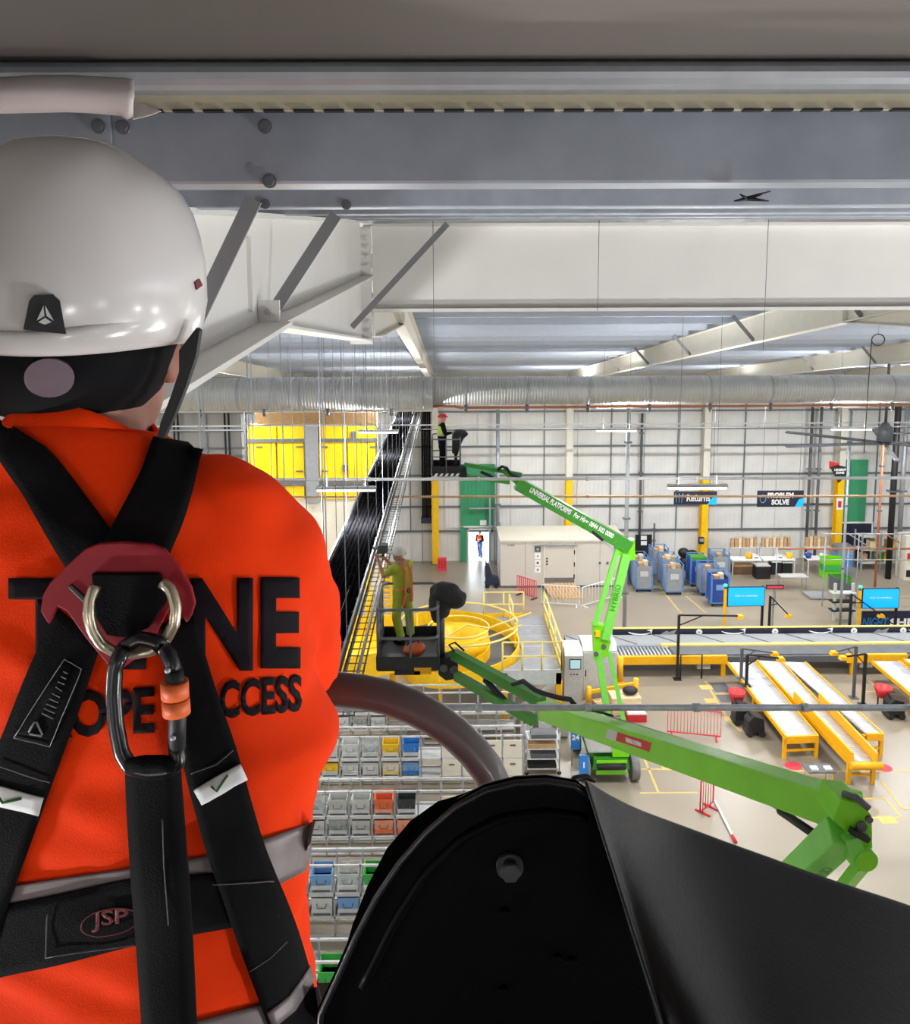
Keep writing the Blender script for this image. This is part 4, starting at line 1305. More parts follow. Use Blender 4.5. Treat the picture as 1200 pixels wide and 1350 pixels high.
# ---- roller chutes
def lane(q0, q1, q2, q3, z0, z1, nm, label, n=52, guards=(1, 1), wall=0, off=0):
    """lane from the conveyor (q0 left, q1 right) to its free end (q2 right, q3 left)"""
    P = [G(*q0, z0), G(*q1, z0), G(*q2, z1), G(*q3, z1)]
    for p in P: p.x += off
    base = (P[2] + P[3]) / 2; base.z = 0
    t = thing(nm, label, 'conveyor', base)
    u = V((0, 0, 1))
    MB().slab([p - u * .1 for p in P], (0, 0, -.06)).build('bed', 'belt', t)
    for k in range(n):
        s = (k + .5) / n
        a = P[0].lerp(P[3], s); b = P[1].lerp(P[2], s)
        MB().cyl(a - u * .03, b - u * .03, .042, 6).build('roller', 'roller', t)
    for gi, (a, b) in enumerate(((P[0], P[3]), (P[1], P[2]))):
        if guards[gi]:
            MB().bar(a - u * .05, b - u * .05, .05, .16 + wall, u).build('side_guard', 'yellow_deep', t)
    MB().bar(P[3] - u * .1, P[2] - u * .1, .08, .26).build('end_beam', 'yellow_deep', t)
    for s in (.98, .5):
        for a, b in ((P[0], P[3]), (P[1], P[2])):
            f = a.lerp(b, s)
            MB().box((f.x - .06, f.y - .06, 0), (f.x + .06, f.y + .06, f.z - .08)).build('leg', 'yellow_deep', t)
        a, b = P[0].lerp(P[3], s), P[1].lerp(P[2], s)
        MB().bar((a.x, a.y, .3), (b.x, b.y, .3), .06, .08).build('brace', 'yellow_deep', t)
    return t, P
t1_, P1_ = lane((960, 873), (996, 873), (1079, 970), (1037, 972), .9, .85, 'roller_chute', 'short white roller chute ending in yellow legs left of the long chute')
def on_guard(Y):                             # top of the first chute's left side guard
    f = (P1_[0].y - Y) / (P1_[0].y - P1_[3].y)
    return P1_[0].lerp(P1_[3], f)
for Y_, top_, tip_, m_, lab_ in ((31.9, 855, (1022, 861), 'grey_dark', 'grey scanner pole fixed to the side of the first white roller chute'), (31.3, 863, (1030, 868), 'black', 'black scanner pole just before the grey one on the first roller chute')):
    q_ = on_guard(Y_)
    d_ = CAMROT.transposed() @ (q_ - CAMP)
    arm(CX - F * d_.x / d_.z, CY + F * d_.y / d_.z, top_, tip_[0], tip_[1], Y_, lab_, base_z=q_.z, m=m_)
t, P = lane((997, 870), (1030, 872), (1155, 1006), (1123, 1006), .95, .8, 'roller_chute', 'long white roller chute with high yellow sides and end trough', n=66, wall=.04)
u = V((0, 0, 1))
for a, b in ((P[0], P[3]), (P[1], P[2])):
    s, e = a.lerp(b, .45), b
    MB().slab([s - u * .2, e - u * .2, e + u * .35, s + u * .35], (.06, 0, 0)).build('high_side', 'yellow_deep', t)
MB().tube([P[3] + V((-.1, -.12, -.02)), P[2] + V((.15, -.12, -.02))], .12, 10).build('end_roller', 'yellow_deep', t)
lane((1032, 872), (1062, 873), (1165, 968), (1143, 968), .9, .85, 'roller_chute', 'white roller chute right of the long chute with yellow end beam', guards=(0, 1))
lane((960, 873), (996, 873), (1079, 970), (1037, 972), .9, .85, 'roller_chute', 'white roller chute next to the red tub at the edge of the hall', off=6.05)
lane((1001, 870), (1030, 872), (1107, 955), (1080, 955), .95, .85, 'roller_chute', 'white roller chute beyond the one next to the red tub', off=6.05)
def waste(px, py, label):
    g = G(px, py)
    t = thing('red_tub', label, 'tub', g)
    MB().loft([[g + V((r * math.cos(a), r * math.sin(a), z)) for a in [k * math.pi / 8 for k in range(16)]] for r, z in ((.22, .5), (.34, .9), (.3, .9), (.2, .55))]).build('body', 'red', t)
    for s in (-.18, .18): MB().box((g.x + s - .02, g.y - .02, 0), (g.x + s + .02, g.y + .02, .55)).build('leg', 'black', t)
waste(971, 940, 'red tub on a stand left of the first roller chute')
waste(1163, 934, 'red tub on a stand left of the second group of chutes')
for px, py, lab in ((994, 968, 'black motor cart beside the first roller chute'), (977, 953, 'black tool cart by the red tub'), (1178, 945, 'black motor cart by the second red tub')):
    g = G(px, py)
    t = thing('tool_cart', lab, 'cart', g)
    MB().prism([(g.x - .3, .2), (g.x + .3, .2), (g.x + .25, .7), (g.x - .1, .8), (g.x - .3, .6)], 'Y', g.y - .25, g.y + .25).build('body', 'black', t)
    for s in (-.22, .22):
        MB().cyl((g.x + s, g.y - .26, .12), (g.x + s, g.y + .26, .12), .12, 10).build('wheel', 'rubber', t)
    MB().tube([(g.x - .15, g.y, .7), (g.x - .3, g.y, 1.0), (g.x, g.y, 1.0)], .025, 6).build('handle', 'black', t)
p = G(1082, 1035)
t = thing('step_stand', 'small grey step stand beside the long chute end', 'stand', p)
MB().box((p.x - .5, p.y - .2, .52), (p.x + .4, p.y + .35, .56)).build('top', 'grey_dark', t)
for s, e in ((-.4, -.15), (.3, -.15), (-.4, .3), (.3, .3)): MB().cyl((p.x + s, p.y + e, 0), (p.x + s, p.y + e, .52), .02, 6).build('leg', 'yellow_deep', t)
for s in (-.35, .1): MB().box((p.x + s, p.y - .1, .56), (p.x + s + .22, p.y + .1, .62)).build('label_roll', 'white', t)

# ---- control cabinets, bollards
g0 = G(744, 926)
t = thing('control_cabinet', 'grey control cabinet with a small touch screen at the platform end', 'cabinet', g0)
hc = at(744, 862, Y=g0.y).z
x0, x1, y0 = g0.x, at(768, 926, Y=g0.y).x, g0.y
MB().prism([(y0, 0), (y0 + 1.1, 0), (y0 + 1.1, hc + .12), (y0 + .25, hc + .12), (y0, hc - .1)], 'X', x0, x1).build('body', 'grey_light', t)
a, b = at(751, 869, Y=y0), at(766, 882, Y=y0)
s = MB().box((a.x, y0 - .03, b.z), (b.x, y0, a.z)).build('touch_screen', 'black', t)
MB().box((a.x + .03, y0 - .035, b.z + .03), (b.x - .03, y0 - .03, a.z - .03)).build('screen_glass', 'screen_pale', s)
for k in range(3):
    p = at(753 + k * 4, 889, Y=y0)
    MB().cyl((p.x, y0 - .03, p.z), (p.x, y0, p.z), .03, 8).build('button', ('grey_dark', 'red', 'black')[k], t)
x2 = at(812, 920, Y=y0 + .3).x
t = thing('control_cabinet', 'tall double door grey cabinet behind the green boom arm', 'cabinet', ((x1 + x2) / 2, y0 + .3, 0))
MB().prism([(y0 + .2, 0), (y0 + 1.3, 0), (y0 + 1.3, hc + .25), (y0 + .45, hc + .25), (y0 + .2, hc + .02)], 'X', x1 + .02, x2).build('body', 'grey_light', t)
for k in range(2):
    xa = x1 + .06 + k * (x2 - x1) / 2
    d = MB().box((xa, y0 + .17, .12), (xa + (x2 - x1) / 2 - .06, y0 + .2, hc - .05)).build('door', 'grey_light', t)
    MB().box((xa + .06, y0 + .14, hc * .5), (xa + .1, y0 + .17, hc * .5 + .25)).build('handle', 'black', d)
def bollard(px, py, h, label, r=.11):
    g = G(px, py)
    t = thing('bollard', label, 'bollard', g)
    MB().cyl(g, g + V((0, 0, h)), r, 14).build('post', 'yellow_deep', t)
    MB().sphere(g + V((0, 0, h)), (r, r, r * .5)).build('cap', 'yellow', t)
    MB().box((g.x - .16, g.y - .16, 0), (g.x + .16, g.y + .16, .02)).build('base_plate', 'yellow_deep', t)
    return g
g1 = bollard(776, 930, .75, 'yellow bollard at the corner of the control cabinets')
g2 = bollard(838, 927, 1.0, 'yellow bollard beside the brown carton and guard rail')
g3 = bollard(818, 899, 1.05, 'tall yellow bollard at the end of the conveyor guard')
g4 = bollard(738, 925, .9, 'yellow bollard between the platform and the control cabinet')
t = thing('guard_rail', 'low yellow guard rail between the bollards by the green boom', 'rail', (g1 + g2) / 2)
MB().bar(g1 + V((0, -.0, .55)), g2 + V((0, 0, .82)), .08, .14).build('rail', 'yellow', t)
g = G(822, 935)
cx0, cy0 = G(824, 940).x, 31.05
parcel((cx0, cy0, 0), (1.15, .75, .7), 'large pale carton on the floor behind the green boom arm', 'cardboard_pale', .06)
parcel((cx0 - .92, cy0 + .05, 0), (.5, .5, .4), 'small brown carton beside the large pale carton', 'cardboard', .3)
g = G(838, 950)
crate(838, 948, (.7, .5, .35), 'red', 'low red tray with papers on the floor by the green boom', lid='white')
bl = MB().sphere(V((cx0 + .22, cy0, .7 + .15)), (.3, .25, .16)).build('black_bag', 'black')
tag(bl, 'crumpled black bag lying on the pale carton', 'bag')

# ---- platform with yellow rails and the spiral chute
PZ = 2.2
px0, px1, py0, py1 = -1.6, 4.25, 29.9, 35.5
t = thing('spiral_platform', 'grey steel platform with pale yellow hand rails round the spiral chute', 'platform', ((px0 + px1) / 2, py0, 0))
SC = V((.45, 31.9, 0)); RC = 2.5              # spiral axis, radius of the opening in the deck
fx = SC.x + math.sqrt(RC ** 2 - (SC.y - py0 - .04) ** 2)
a1, a0 = math.atan2(math.sqrt(RC ** 2 - (px0 - SC.x) ** 2), px0 - SC.x), math.atan2(py0 + .04 - SC.y, fx - SC.x)
arc = [(SC.x + RC * math.cos(a1 + (a0 - a1) * k / 30), SC.y + RC * math.sin(a1 + (a0 - a1) * k / 30)) for k in range(31)]
MB().prism([(px1, py0 + .04), (px1, py1), (px0, py1)] + arc, 'Z', PZ - .1, PZ).build('deck', 'mesh_floor', t)
MB().box((fx, py0, PZ - .55), (px1, py0 + .05, PZ + .02)).build('fascia', 'grey_light', t)
for k in range(1, 5):
    jy = py0 + k * 1.12
    MB().box((SC.x + math.sqrt(max(0, RC ** 2 - (jy - SC.y) ** 2)) + .05, jy, PZ), (px1, jy + .03, PZ + .006)).build('joint', 'grey_light', t)
for x, y in ((fx + .15, py0 + .1), (px1 - .1, py0 + .1), (px1 - .1, py1 - .1), (px0 + .1, py1 - .1), (px0 + .1, 33.7)):
    MB().box((x - .1, y - .1, 0), (x + .1, y + .1, PZ - .1)).build('leg', 'yellow_deep', t)
for a, b in (((fx + .1, py0), (px1 - .1, py0)), ((px1 - .1, py0 + .15), (fx + .45, py0 + .15))):
    MB().bar((a[0], a[1] + .1, .2), (b[0], b[1] + .1, 1.9), .1, .12).build('brace', 'grey_light', t)
def rail(pts, n):
    P = [V((x, y, PZ)) for x, y in pts]
    for h in (.55, 1.1):
        MB().tube([p + V((0, 0, h)) for p in P], .035, 6, smooth=False).build('hand_rail', 'yellow_pale', t)
    for a, b in zip(P, P[1:]):
        for k in range(n + 1):
            c = a.lerp(b, k / n)
            MB().cyl(c, c + V((0, 0, 1.1)), .035, 6).build('rail_post', 'yellow_pale', t)
    MB().bar(P[-2] + V((0, 0, .08)), P[-1] + V((0, 0, .08)), .03, .16).build('toe_board', 'yellow', t)
rail([(fx + .05, py0), (px1, py0), (px1, py1)], 3)
rail([(1.6, py1), (px1 - .9, py1)], 2)
rail([(2.7, py1 - .3), (2.75, py1 - 1.6)], 1)
# spiral
RO, RI = 2.35, 1.2
t = thing('spiral_chute', 'bright yellow spiral chute curling down through the platform', 'chute', SC)
def helix(k, n, r, z): a = R(150 - 400 * k / n); return SC + V((r * math.cos(a), r * math.sin(a), z - 1.4 * k / n))
n = 60
for nm, r, za, zb in (('outer_wall', RO, 2.55, 3.15), ('inner_wall', RI, 2.5, 3.05)):
    mb = MB()
    rings = []
    for k in range(n + 1):
        rings.append([helix(k, n, r, za), helix(k, n, r, zb), helix(k, n, r + .05, zb), helix(k, n, r + .05, za)])
    mb.loft(rings, smooth=False).build(nm, 'yellow', t)
mb = MB(); mb.loft([[helix(k, n, RI, 2.55), helix(k, n, RI, 2.6), helix(k, n, RO, 2.6), helix(k, n, RO, 2.55)] for k in range(n + 1)], smooth=False)
mb.build('chute_floor', 'grey_dark', t)
mb = MB(); mb.tube([SC + V((RO * math.cos(k * .2), RO * math.sin(k * .2), 3.3)) for k in range(31)], .04, 6).build('top_ring', 'yellow_pale', t)
mb = MB(); mb.tube([SC + V((RI * math.cos(k * .2), RI * math.sin(k * .2), 3.15)) for k in range(31)], .035, 6).build('top_ring', 'yellow_pale', t)
mb = MB(); mb.loft([[SC + V((r * math.cos(k * .2094), r * math.sin(k * .2094), z)) for k in range(30)] for r, z in ((RI - .02, 2.2), (RI - .02, 2.9), (RI - .5, 2.9), (RI - .5, 2.2))]).build('core', 'yellow', t)
for a in (0.2, 2.4, 4.4):
    MB().cyl(SC + V((RO * math.cos(a), RO * math.sin(a), 0)), SC + V((RO * math.cos(a), RO * math.sin(a), 3.1)), .07, 8).build('support', 'yellow', t)
MB().tube([SC + V((-.6, -.9, 3.0)), SC + V((.3, -.3, 3.35)), SC + V((1.2, -.3, 3.2))], .035, 6).build('guide_bar', 'yellow_pale', t)
MB().bar(SC + V((RI, 0, 3.1)), SC + V((RO + .6, .8, 3.4)), .05, .05).build('guide_bar', 'yellow_pale', t)
MB().bar(SC + V((RI - .4, -.9, 2.95)), SC + V((RO + .1, -.3, 3.3)), .05, .05).build('guide_bar', 'yellow_pale', t)
# infeed slide on the left
t = thing('infeed_slide', 'wide yellow sheet metal slide feeding the spiral chute', 'chute', (-3, 29.5, 0))
MB().slab([(-5.2, 31.2, 3.1), (-1.93, 32.2, 2.8), (-1.7, 30.2, 2.6), (-4.6, 28.6, 2.8)], (0, 0, -.06)).build('slide_bed', 'yellow', t)
MB().slab([(-5.2, 31.2, 3.1), (-1.94, 32.2, 2.8), (-1.94, 32.25, 3.5), (-5.2, 31.25, 3.8)], (0, .05, 0)).build('back_side', 'yellow', t)
MB().slab([(-4.6, 28.6, 2.2), (-1.7, 30.2, 2.1), (-1.7, 30.2, 3.0), (-4.6, 28.6, 3.15)], (0, -.05, 0)).build('front_side', 'yellow', t)
for k in range(1, 4):
    a = V((-5.2, 31.2, 3.11)).lerp(V((-4.6, 28.6, 2.81)), k / 4); b = V((-1.7, 32.2, 2.81)).lerp(V((-1.7, 30.2, 2.61)), k / 4)
    MB().bar(a, b, .05, .03).build('rib', 'yellow_deep', t)
for x, y in ((-4.6, 29.5), (-4.9, 30.9), (-2.2, 31.8), (-2.0, 30.2)): MB().box((x - .08, y - .08, 0), (x + .08, y + .08, 2.62)).build('leg', 'yellow_deep', t)
# yellow post and ladder behind the near basket
g = at(487, 834, Z=1.2); Yp = g.y
t = thing('yellow_post', 'thick yellow post with flanged base behind the near work basket', 'post', (g.x, g.y, 0))
MB().cyl((g.x, g.y, 0), (g.x, g.y, at(487, 745, Y=Yp).z), .16, 14).build('shaft', 'yellow', t)
MB().cyl((g.x, g.y, 0), (g.x, g.y, .9), .5, 18).build('base_drum', 'yellow', t)
MB().cyl((g.x, g.y, .9), (g.x, g.y, 1.0), .56, 18).build('flange', 'yellow_deep', t)
t = thing('yellow_ladder', 'yellow slatted lift frame beside the thick yellow post', 'frame', (g.x + 1.1, g.y + .5, 0))
xa, xb = at(501, 800, Y=Yp + .5).x, at(516, 800, Y=Yp + .5).x
z1 = at(505, 742, Y=Yp + .5).z
for x in (xa, xb): MB().box((x - .05, Yp + .45, 0), (x + .05, Yp + .55, z1)).build('rail', 'yellow', t)
z = .3
while z < z1: MB().box((xa, Yp + .47, z), (xb, Yp + .53, z + .1)).build('rung', 'yellow', t); z += .24

# ---- tote racks
RZT = 2.0
cell = .655
rz_y = [28.6, 25.5, 22.4, 19.2, 16.1]
def X0(): return at(528, 969, Y=25.5).x
xpost = X0()
for ri, ry in enumerate(rz_y):
    xa, xb = xpost - 7 * cell, xpost + 6 * cell
    t = thing('tote_rack', 'grey steel tote rack ' + ('beside the spiral platform', 'holding bright yellow and blue totes', 'holding orange and black totes', 'holding green and amber totes', 'holding one deep orange tote')[ri], 'rack', ((xa + xb) / 2, ry, 0))
    for z, th in ((RZT, .05), (1.25, .09), (.62, .05), (.1, .05)):
        MB().box((xa, ry - .02, z - th), (xb, ry + .03, z)).build('front_beam', 'grey_light', t)
        MB().box((xa, ry + .62, z - th), (xb, ry + .67, z)).build('back_beam', 'grey_light', t)
    for k in range(14):
        x = xa + k * cell
        for y in (ry, ry + .65): MB().box((x - .02, y - .02, 0), (x + .02, y + .02, RZT)).build('post', 'galv', t)
        for z in (1.2, .57): MB().box((x - .015, ry, z - .03), (x + .015, ry + .65, z)).build('side_beam', 'grey_light', t)
    for z in (1.2, .57):
        MB().box((xa, ry + .05, z - .015), (xb, ry + .6, z)).build('shelf', 'grey_light', t)
    if ri in (1, 2):
        for k in range(9, 13):
            x = xa + k * cell
            for z in (.64, 1.28):
                c = MB().box((x + .03, ry - .03, z), (x + cell - .03, ry, z + .55)).build('door_panel', 'cream', t)
                MB().box((x + cell / 2 - .09, ry - .04, z + .36), (x + cell / 2 + .09, ry - .03, z + .41)).build('hand_slot', 'grey_dark', c)
# totes
def tote_proto():
    t = thing('tote_bag', 'tote', 'tote bag')
    W, D, Hh = .27, .27, .5
    def ring(s, z, b=0): return [(-W * s, -D * s - b, z), (W * s, -D * s - b, z), (W * s, D * s, z), (-W * s, D * s, z)]
    MB().loft([ring(.9, .2), ring(1, Hh), ring(.93, Hh), ring(.85, .06)], smooth=False).build('body', 'bag_yellow', t)
    MB().loft([ring(.92, .0, .0), ring(.95, .2, .01)], smooth=False).build('lower_band', 'bag_pale', t)
    MB().box((-W * .8, -D - .005, .03), (W * .8, -D + .03, .09)).build('base_trim', 'grey_dark', t)
    MB().tube([(-.12, -D - .01, .36), (-.1, -D - .03, .26), (.1, -D - .03, .26), (.12, -D - .01, .36)], .012, 5).build('handle', 'grey_dark', t)
    return t
tp = tote_proto(); tfirst = True
def tote(k, ri, z, m, label, low='bag_pale'):
    global tfirst
    x = xpost + (k + .5) * cell
    loc = (x, rz_y[ri] + .312, z)
    if tfirst:
        o = move(tp, loc); tfirst = False
        for c in o.children:
            if c.name.startswith('body'): c.data.materials[0] = M[m]
            if c.name.startswith('lower_band'): c.data.materials[0] = M[low]
        o['label'] = label
    else: o = dup(tp, loc, 0, label, mats={'body': m, 'lower_band': low})
    o['group'] = 'totes in the steel racks'
U, L = 1.2, .57
tote(-1, 1, U, 'bag_yellow', 'bright yellow tote on the rack next to the blue one', 'cream'); tote(0, 1, U, 'bag_blue', 'bright blue tote on the rack next to the yellow one')
tote(-1, 1, L, 'cream', 'faded cream tote below the bright yellow one', 'yellow_pale'); tote(0, 1, L, 'blue_pale', 'faded blue tote below the bright blue one', 'bag_blue')
tote(-1, 2, U, 'bag_orange', 'orange tote beside the black tote', 'bag_peach'); tote(0, 2, U, 'bag_black', 'black tote beside the orange tote')
tote(-1, 2, L, 'bag_peach', 'peach tote below the orange tote', 'bag_orange'); tote(0, 2, L, 'bag_peach', 'peach tote below the black tote', 'bag_orange')
tote(-1, 3, U, 'bag_green', 'bright green tote beside the amber tote'); tote(0, 3, U, 'yellow', 'amber tote beside the bright green tote', 'yellow_pale')
tote(-1, 3, L, 'bag_pale', 'pale grey tote below the bright green tote'); tote(0, 3, L, 'bag_pale', 'pale grey tote below the amber tote')
tote(-1, 4, U, 'orange', 'deep orange tote on the rack below the work basket', 'bag_peach'); tote(0, 4, U, 'bag_pale', 'grey tote beside the deep orange tote')
rn = ['spiral platform', 'yellow and blue', 'orange and black', 'green and amber', 'deep orange']
cl = ['bag_pale', 'glassy', 'grey_light', 'bag_pale', 'blue_pale', 'bag_green']
for ri in range(5):
    for k in (-2, -3, -4):
        for z, lv in ((U, 'upper'), (L, 'lower')):
            m = cl[(ri * 2 + k + (z > 1)) % 4]
            if (ri, k, lv) == (4, -2, 'upper'): m = 'bag_green'
            if (ri, k, lv) in ((3, -2, 'lower'), (3, -3, 'upper'), (4, -3, 'upper')): m = 'blue_pale'
            if (ri, k, lv) == (1, -4, 'lower'): m = 'bag_yellow'
            tote(k, ri, z, m, '%s tote, %s shelf of the %s rack, %s along from bright totes' % ({'bag_pale': 'pale', 'glassy': 'clear plastic', 'grey_light': 'light grey', 'blue_pale': 'pale blue', 'bag_green': 'green', 'bag_yellow': 'yellow'}[m], lv, rn[ri], {-2: 'first', -3: 'second', -4: 'third'}[k]))
# rack-end signs and the stack of trays at the right end of the racks
for (xa, ya, xb, yb), txt, lab in (((753, 957, 765, 988), '24', 'blue aisle sign reading 24 at the end of the tote racks'), ((764, 996, 776, 1022), '1', 'blue aisle sign reading 1 beside the far boom lift wheel')):
    g = G((xa + xb) / 2, yb + 22)
    a, b = at(xa, ya, Y=g.y), at(xb, yb, Y=g.y)
    t = thing('aisle_sign', lab, 'sign', (g.x, g.y, 0))
    MB().box((a.x, g.y, b.z), (b.x, g.y + .03, a.z)).build('panel', 'bag_blue', t)
    lettering(txt, ((a.x + b.x) / 2, g.y - .008, (a.z + b.z) / 2), (1, 0, 0), (0, 0, 1), .26, 'white', t, bold=.008)
    MB().box((a.x + .02, g.y + .03, 0), (a.x + .07, g.y + .08, a.z)).build('post', 'galv', t)
g = G(716, 1022)
t = thing('tray_trolley', 'wire trolley holding dark folded trays at the rack end', 'trolley', g)
for s in (-.55, .55):
    for e in (0, .6): MB().cyl((g.x + s, g.y + e, .1), (g.x + s, g.y + e, 1.5), .02, 6).build('post', 'galv', t)
    MB().cyl((g.x + s, g.y, .07), (g.x + s, g.y + .02, .07), .07, 8).build('wheel', 'black', t)
for k, z in enumerate((.2, .55, .9, 1.25)):
    MB().box((g.x - .55, g.y, z), (g.x + .55, g.y + .6, z + .03)).build('shelf', 'grey_light', t)
    MB().box((g.x - .5 + .1 * (k % 2), g.y + .03, z + .03), (g.x + .45, g.y + .5, z + .17)).build('tray', ('black', 'grey_dark', 'cardboard', 'grey_dark')[k], t)
for px, m, lab in ((695, 'grey_light', 'grey recycling bin with dark label under the near boom'), (719, 'bag_pale', 'pale recycling bin with green lid under the near boom'), (743, 'cabin', 'pale recycling bin with red label under the near boom')):
    g = G(px, 975)
    t = thing('recycling_bin', lab, 'bin', g)
    MB().loft([[g + V((sx * w_, sy * w_ + .3, z)) for sx, sy in ((-1, -1), (1, -1), (1, 1), (-1, 1))] for w_, z in ((.2, .05), (.26, 1.0))], smooth=False).build('body', m, t)
    MB().box((g.x - .28, g.y + .02, 1.0), (g.x + .28, g.y + .58, 1.07)).build('lid', {695: 'grey', 719: 'bag_green', 743: 'cabin'}[px], t)
    MB().box((g.x - .13, g.y + .045, .6), (g.x + .13, g.y + .09, .85)).build('label_panel', {695: 'navy', 719: 'white', 743: 'red'}[px], t)

# ================================================================== people helpers
def capsule(mb, p, q, r0, r1=None, seg=10):
    p, q = V(p), V(q); r1 = r0 if r1 is None else r1
    mb.tube([p, q], [r0, r1], seg)
    mb.sphere(p, r0, seg, 7); mb.sphere(q, r1, seg, 7)
    return mb

def worker(name_label, base, facing, J, jacket, trousers, helmet, vest=None, strap=None, boots='black', sleeve=True, cat='person', scale=1.0, glove='skin', harness=None):
    """J: joint offsets (x right, y forward, z up) of the figure before it is turned by `facing`"""
    rot = Matrix.Rotation(facing, 3, 'Z')
    T = lambda p: V(base) + rot @ (V(p) * scale)
    j = {k: T(v) for k, v in J.items()}
    t = thing('person', name_label, cat, base)
    s = scale
    b = MB()
    # body: head, neck, arms, hands (continuous, the clothes cover the rest)
    fw = rot @ V((0, 1, 0)); rt = rot @ V((1, 0, 0)); up = V((0, 0, 1))
    hd = j['head']; hf = rot @ V((0, 1, 0))
    b.sphere(hd, (.078 * s, .095 * s, .115 * s)); b.sphere(hd + hf * .05 * s - up * .05 * s, (.06 * s, .06 * s, .07 * s))
    capsule(b, hd + hf * .09 * s - up * .0, hd + hf * .115 * s - up * .03 * s, .012 * s, .018 * s, 8)
    for sd in (-1, 1): b.sphere(hd + hf.cross(up) * sd * .08 * s - up * .01, (.02 * s, .02 * s, .035 * s), 8, 6)
    capsule(b, hd - up * .08 * s, j['neck'], .055 * s, .065 * s)
    capsule(b, j['neck'], j['pelvis'], .11 * s, .12 * s)
    for sd in ('l', 'r'):
        capsule(b, j['neck'] - up * .06, j['sh' + sd], .07 * s, .06 * s)
        capsule(b, j['sh' + sd], j['el' + sd], .05 * s, .042 * s)
        capsule(b, j['el' + sd], j['wr' + sd], .042 * s, .03 * s)
        d = (j['wr' + sd] - j['el' + sd]).normalized()
        side = d.cross(up); side = side.normalized() if side.length > .1 else rt
        n = side.cross(d)
        pm = j['wr' + sd] + d * .05 * s
        b.sphere(pm, (.04 * s, .04 * s, .04 * s), 8, 6)
        for k in range(4):
            o = pm + side * (k - 1.5) * .02 * s + d * .03 * s
            capsule(b, o, o + d * (.045, .055, .052, .04)[k] * s - n * .02 * s, .0115 * s, .01 * s, 6)
        capsule(b, pm + side * .035 * s, pm + side * .06 * s + d * .03 * s, .012 * s, .011 * s, 6)
        capsule(b, j['pelvis'], j['kn' + sd], .09 * s, .06 * s); capsule(b, j['kn' + sd], j['an' + sd], .058 * s, .04 * s)
    fused_part(b, .014 * s, 'body', 'skin', t, 2)
    # trousers
    m = MB()
    capsule(m, j['pelvis'] + rt * .07 * s + up * .02, j['pelvis'] - rt * .07 * s + up * .02, .135 * s)
    for sd in ('l', 'r'):
        capsule(m, j['hp' + sd], j['kn' + sd], .115 * s, .085 * s); m.tube([j['kn' + sd], j['an' + sd]], [.088 * s, .075 * s], 10)
        m.sphere(j['kn' + sd], .088 * s)
    fused_part(m, .02 * s, 'trousers', trousers, t, 3)
    for sd in ('l', 'r'):
        m = MB(); a = j['an' + sd]
        m.tube([a + up * .08 * s, a - up * .05 * s], [.07 * s, .06 * s], 10)
        capsule(m, a - up * .05 * s - fw * .02 * s, a - up * .055 * s + fw * .15 * s, .05 * s, .045 * s)
        fused_part(m, .016 * s, 'boot', boots, t, 2)
    # jacket
    m = MB()
    sp = (j['neck'] - j['pelvis'])
    for k, (w_, d_) in enumerate(((.17, .13), (.175, .135), (.185, .14), (.2, .14), (.19, .125), (.1, .09))):
        c = j['pelvis'] + sp * (-.06, .2, .45, .68, .86, .99)[k]
        e = [c + rt * math.cos(a) * w_ * s + fw * math.sin(a) * d_ * s for a in [q * math.pi / 8 for q in range(16)]]
        if k == 0: rings = []
        rings.append(e)
    m.loft(rings)
    if sleeve:
        for sd in ('l', 'r'):
            capsule(m, j['sh' + sd] - (j['sh' + sd] - j['neck']) * .25, j['sh' + sd], .085 * s, .08 * s)
            el = j['el' + sd] if sleeve == 2 else j['sh' + sd].lerp(j['el' + sd], .75)
            m.tube([j['sh' + sd], el], [.078 * s, .068 * s], 10)
            if sleeve == 2: capsule(m, j['el' + sd], j['el' + sd].lerp(j['wr' + sd], .85), .066 * s, .048 * s)
    jk = fused_part(m, .02 * s, 'jacket', jacket, t, 3)
    if vest:
        bv = [c for c in t.children if c.name.startswith('jacket')][-1]
        m = MB()
        rr = [[c + (c - (j['pelvis'] + sp * f)) * .06 for c in e] for e, f in zip(rings[1:5], (.2, .45, .68, .86))]
        m.loft(rr); fused_part(m, .02 * s, 'vest', vest, t, 2)
        for f in (.3, .5):
            c = j['pelvis'] + sp * f
            m = MB(); m.loft([[c + up * z + rt * math.cos(a) * .195 * s + fw * math.sin(a) * .152 * s for a in [q * math.pi / 8 for q in range(16)]] for z in (-.025, .025)]); m.build('reflective_band', 'grey_light', t)
    if harness:
        c0 = j['pelvis']
        for dx in (-.09, .09):
            pts = []
            for f, w_ in ((.02, -.155), (.3, -.158), (.6, -.16), (.85, -.15), (1.0, -.06), (1.02, .04)):
                pts.append(c0 + sp * f + rt * dx * s * (1 - .2 * f) + fw * w_ * s)
            for a, q in zip(pts, pts[1:]):
                MB().bar(a, q, .045, .012, fw).build('harness_strap', harness, t)
        m = MB(); m.loft([[c0 + sp * .12 + up * z + rt * math.cos(a) * .188 * s + fw * math.sin(a) * .148 * s for a in [q * math.pi / 8 for q in range(16)]] for z in (-.025, .025)]); m.build('harness_belt', harness, t)
        for sd in ('l', 'r'):
            MB().bar(c0 + rt * (.1 if sd == 'r' else -.1) * s - fw * .15 * s, j['hp' + sd].lerp(j['kn' + sd], .35) - fw * .12 * s, .05, .02, fw).build('leg_strap', harness, t)
        q = c0 + sp * .12 - fw * .16 * s
        MB().tube([q + rt * .04 * math.cos(a) + up * .04 * math.sin(a) for a in [k * math.pi / 5 for k in range(10)]], .008, 5, True).build('d_ring', 'black', t)
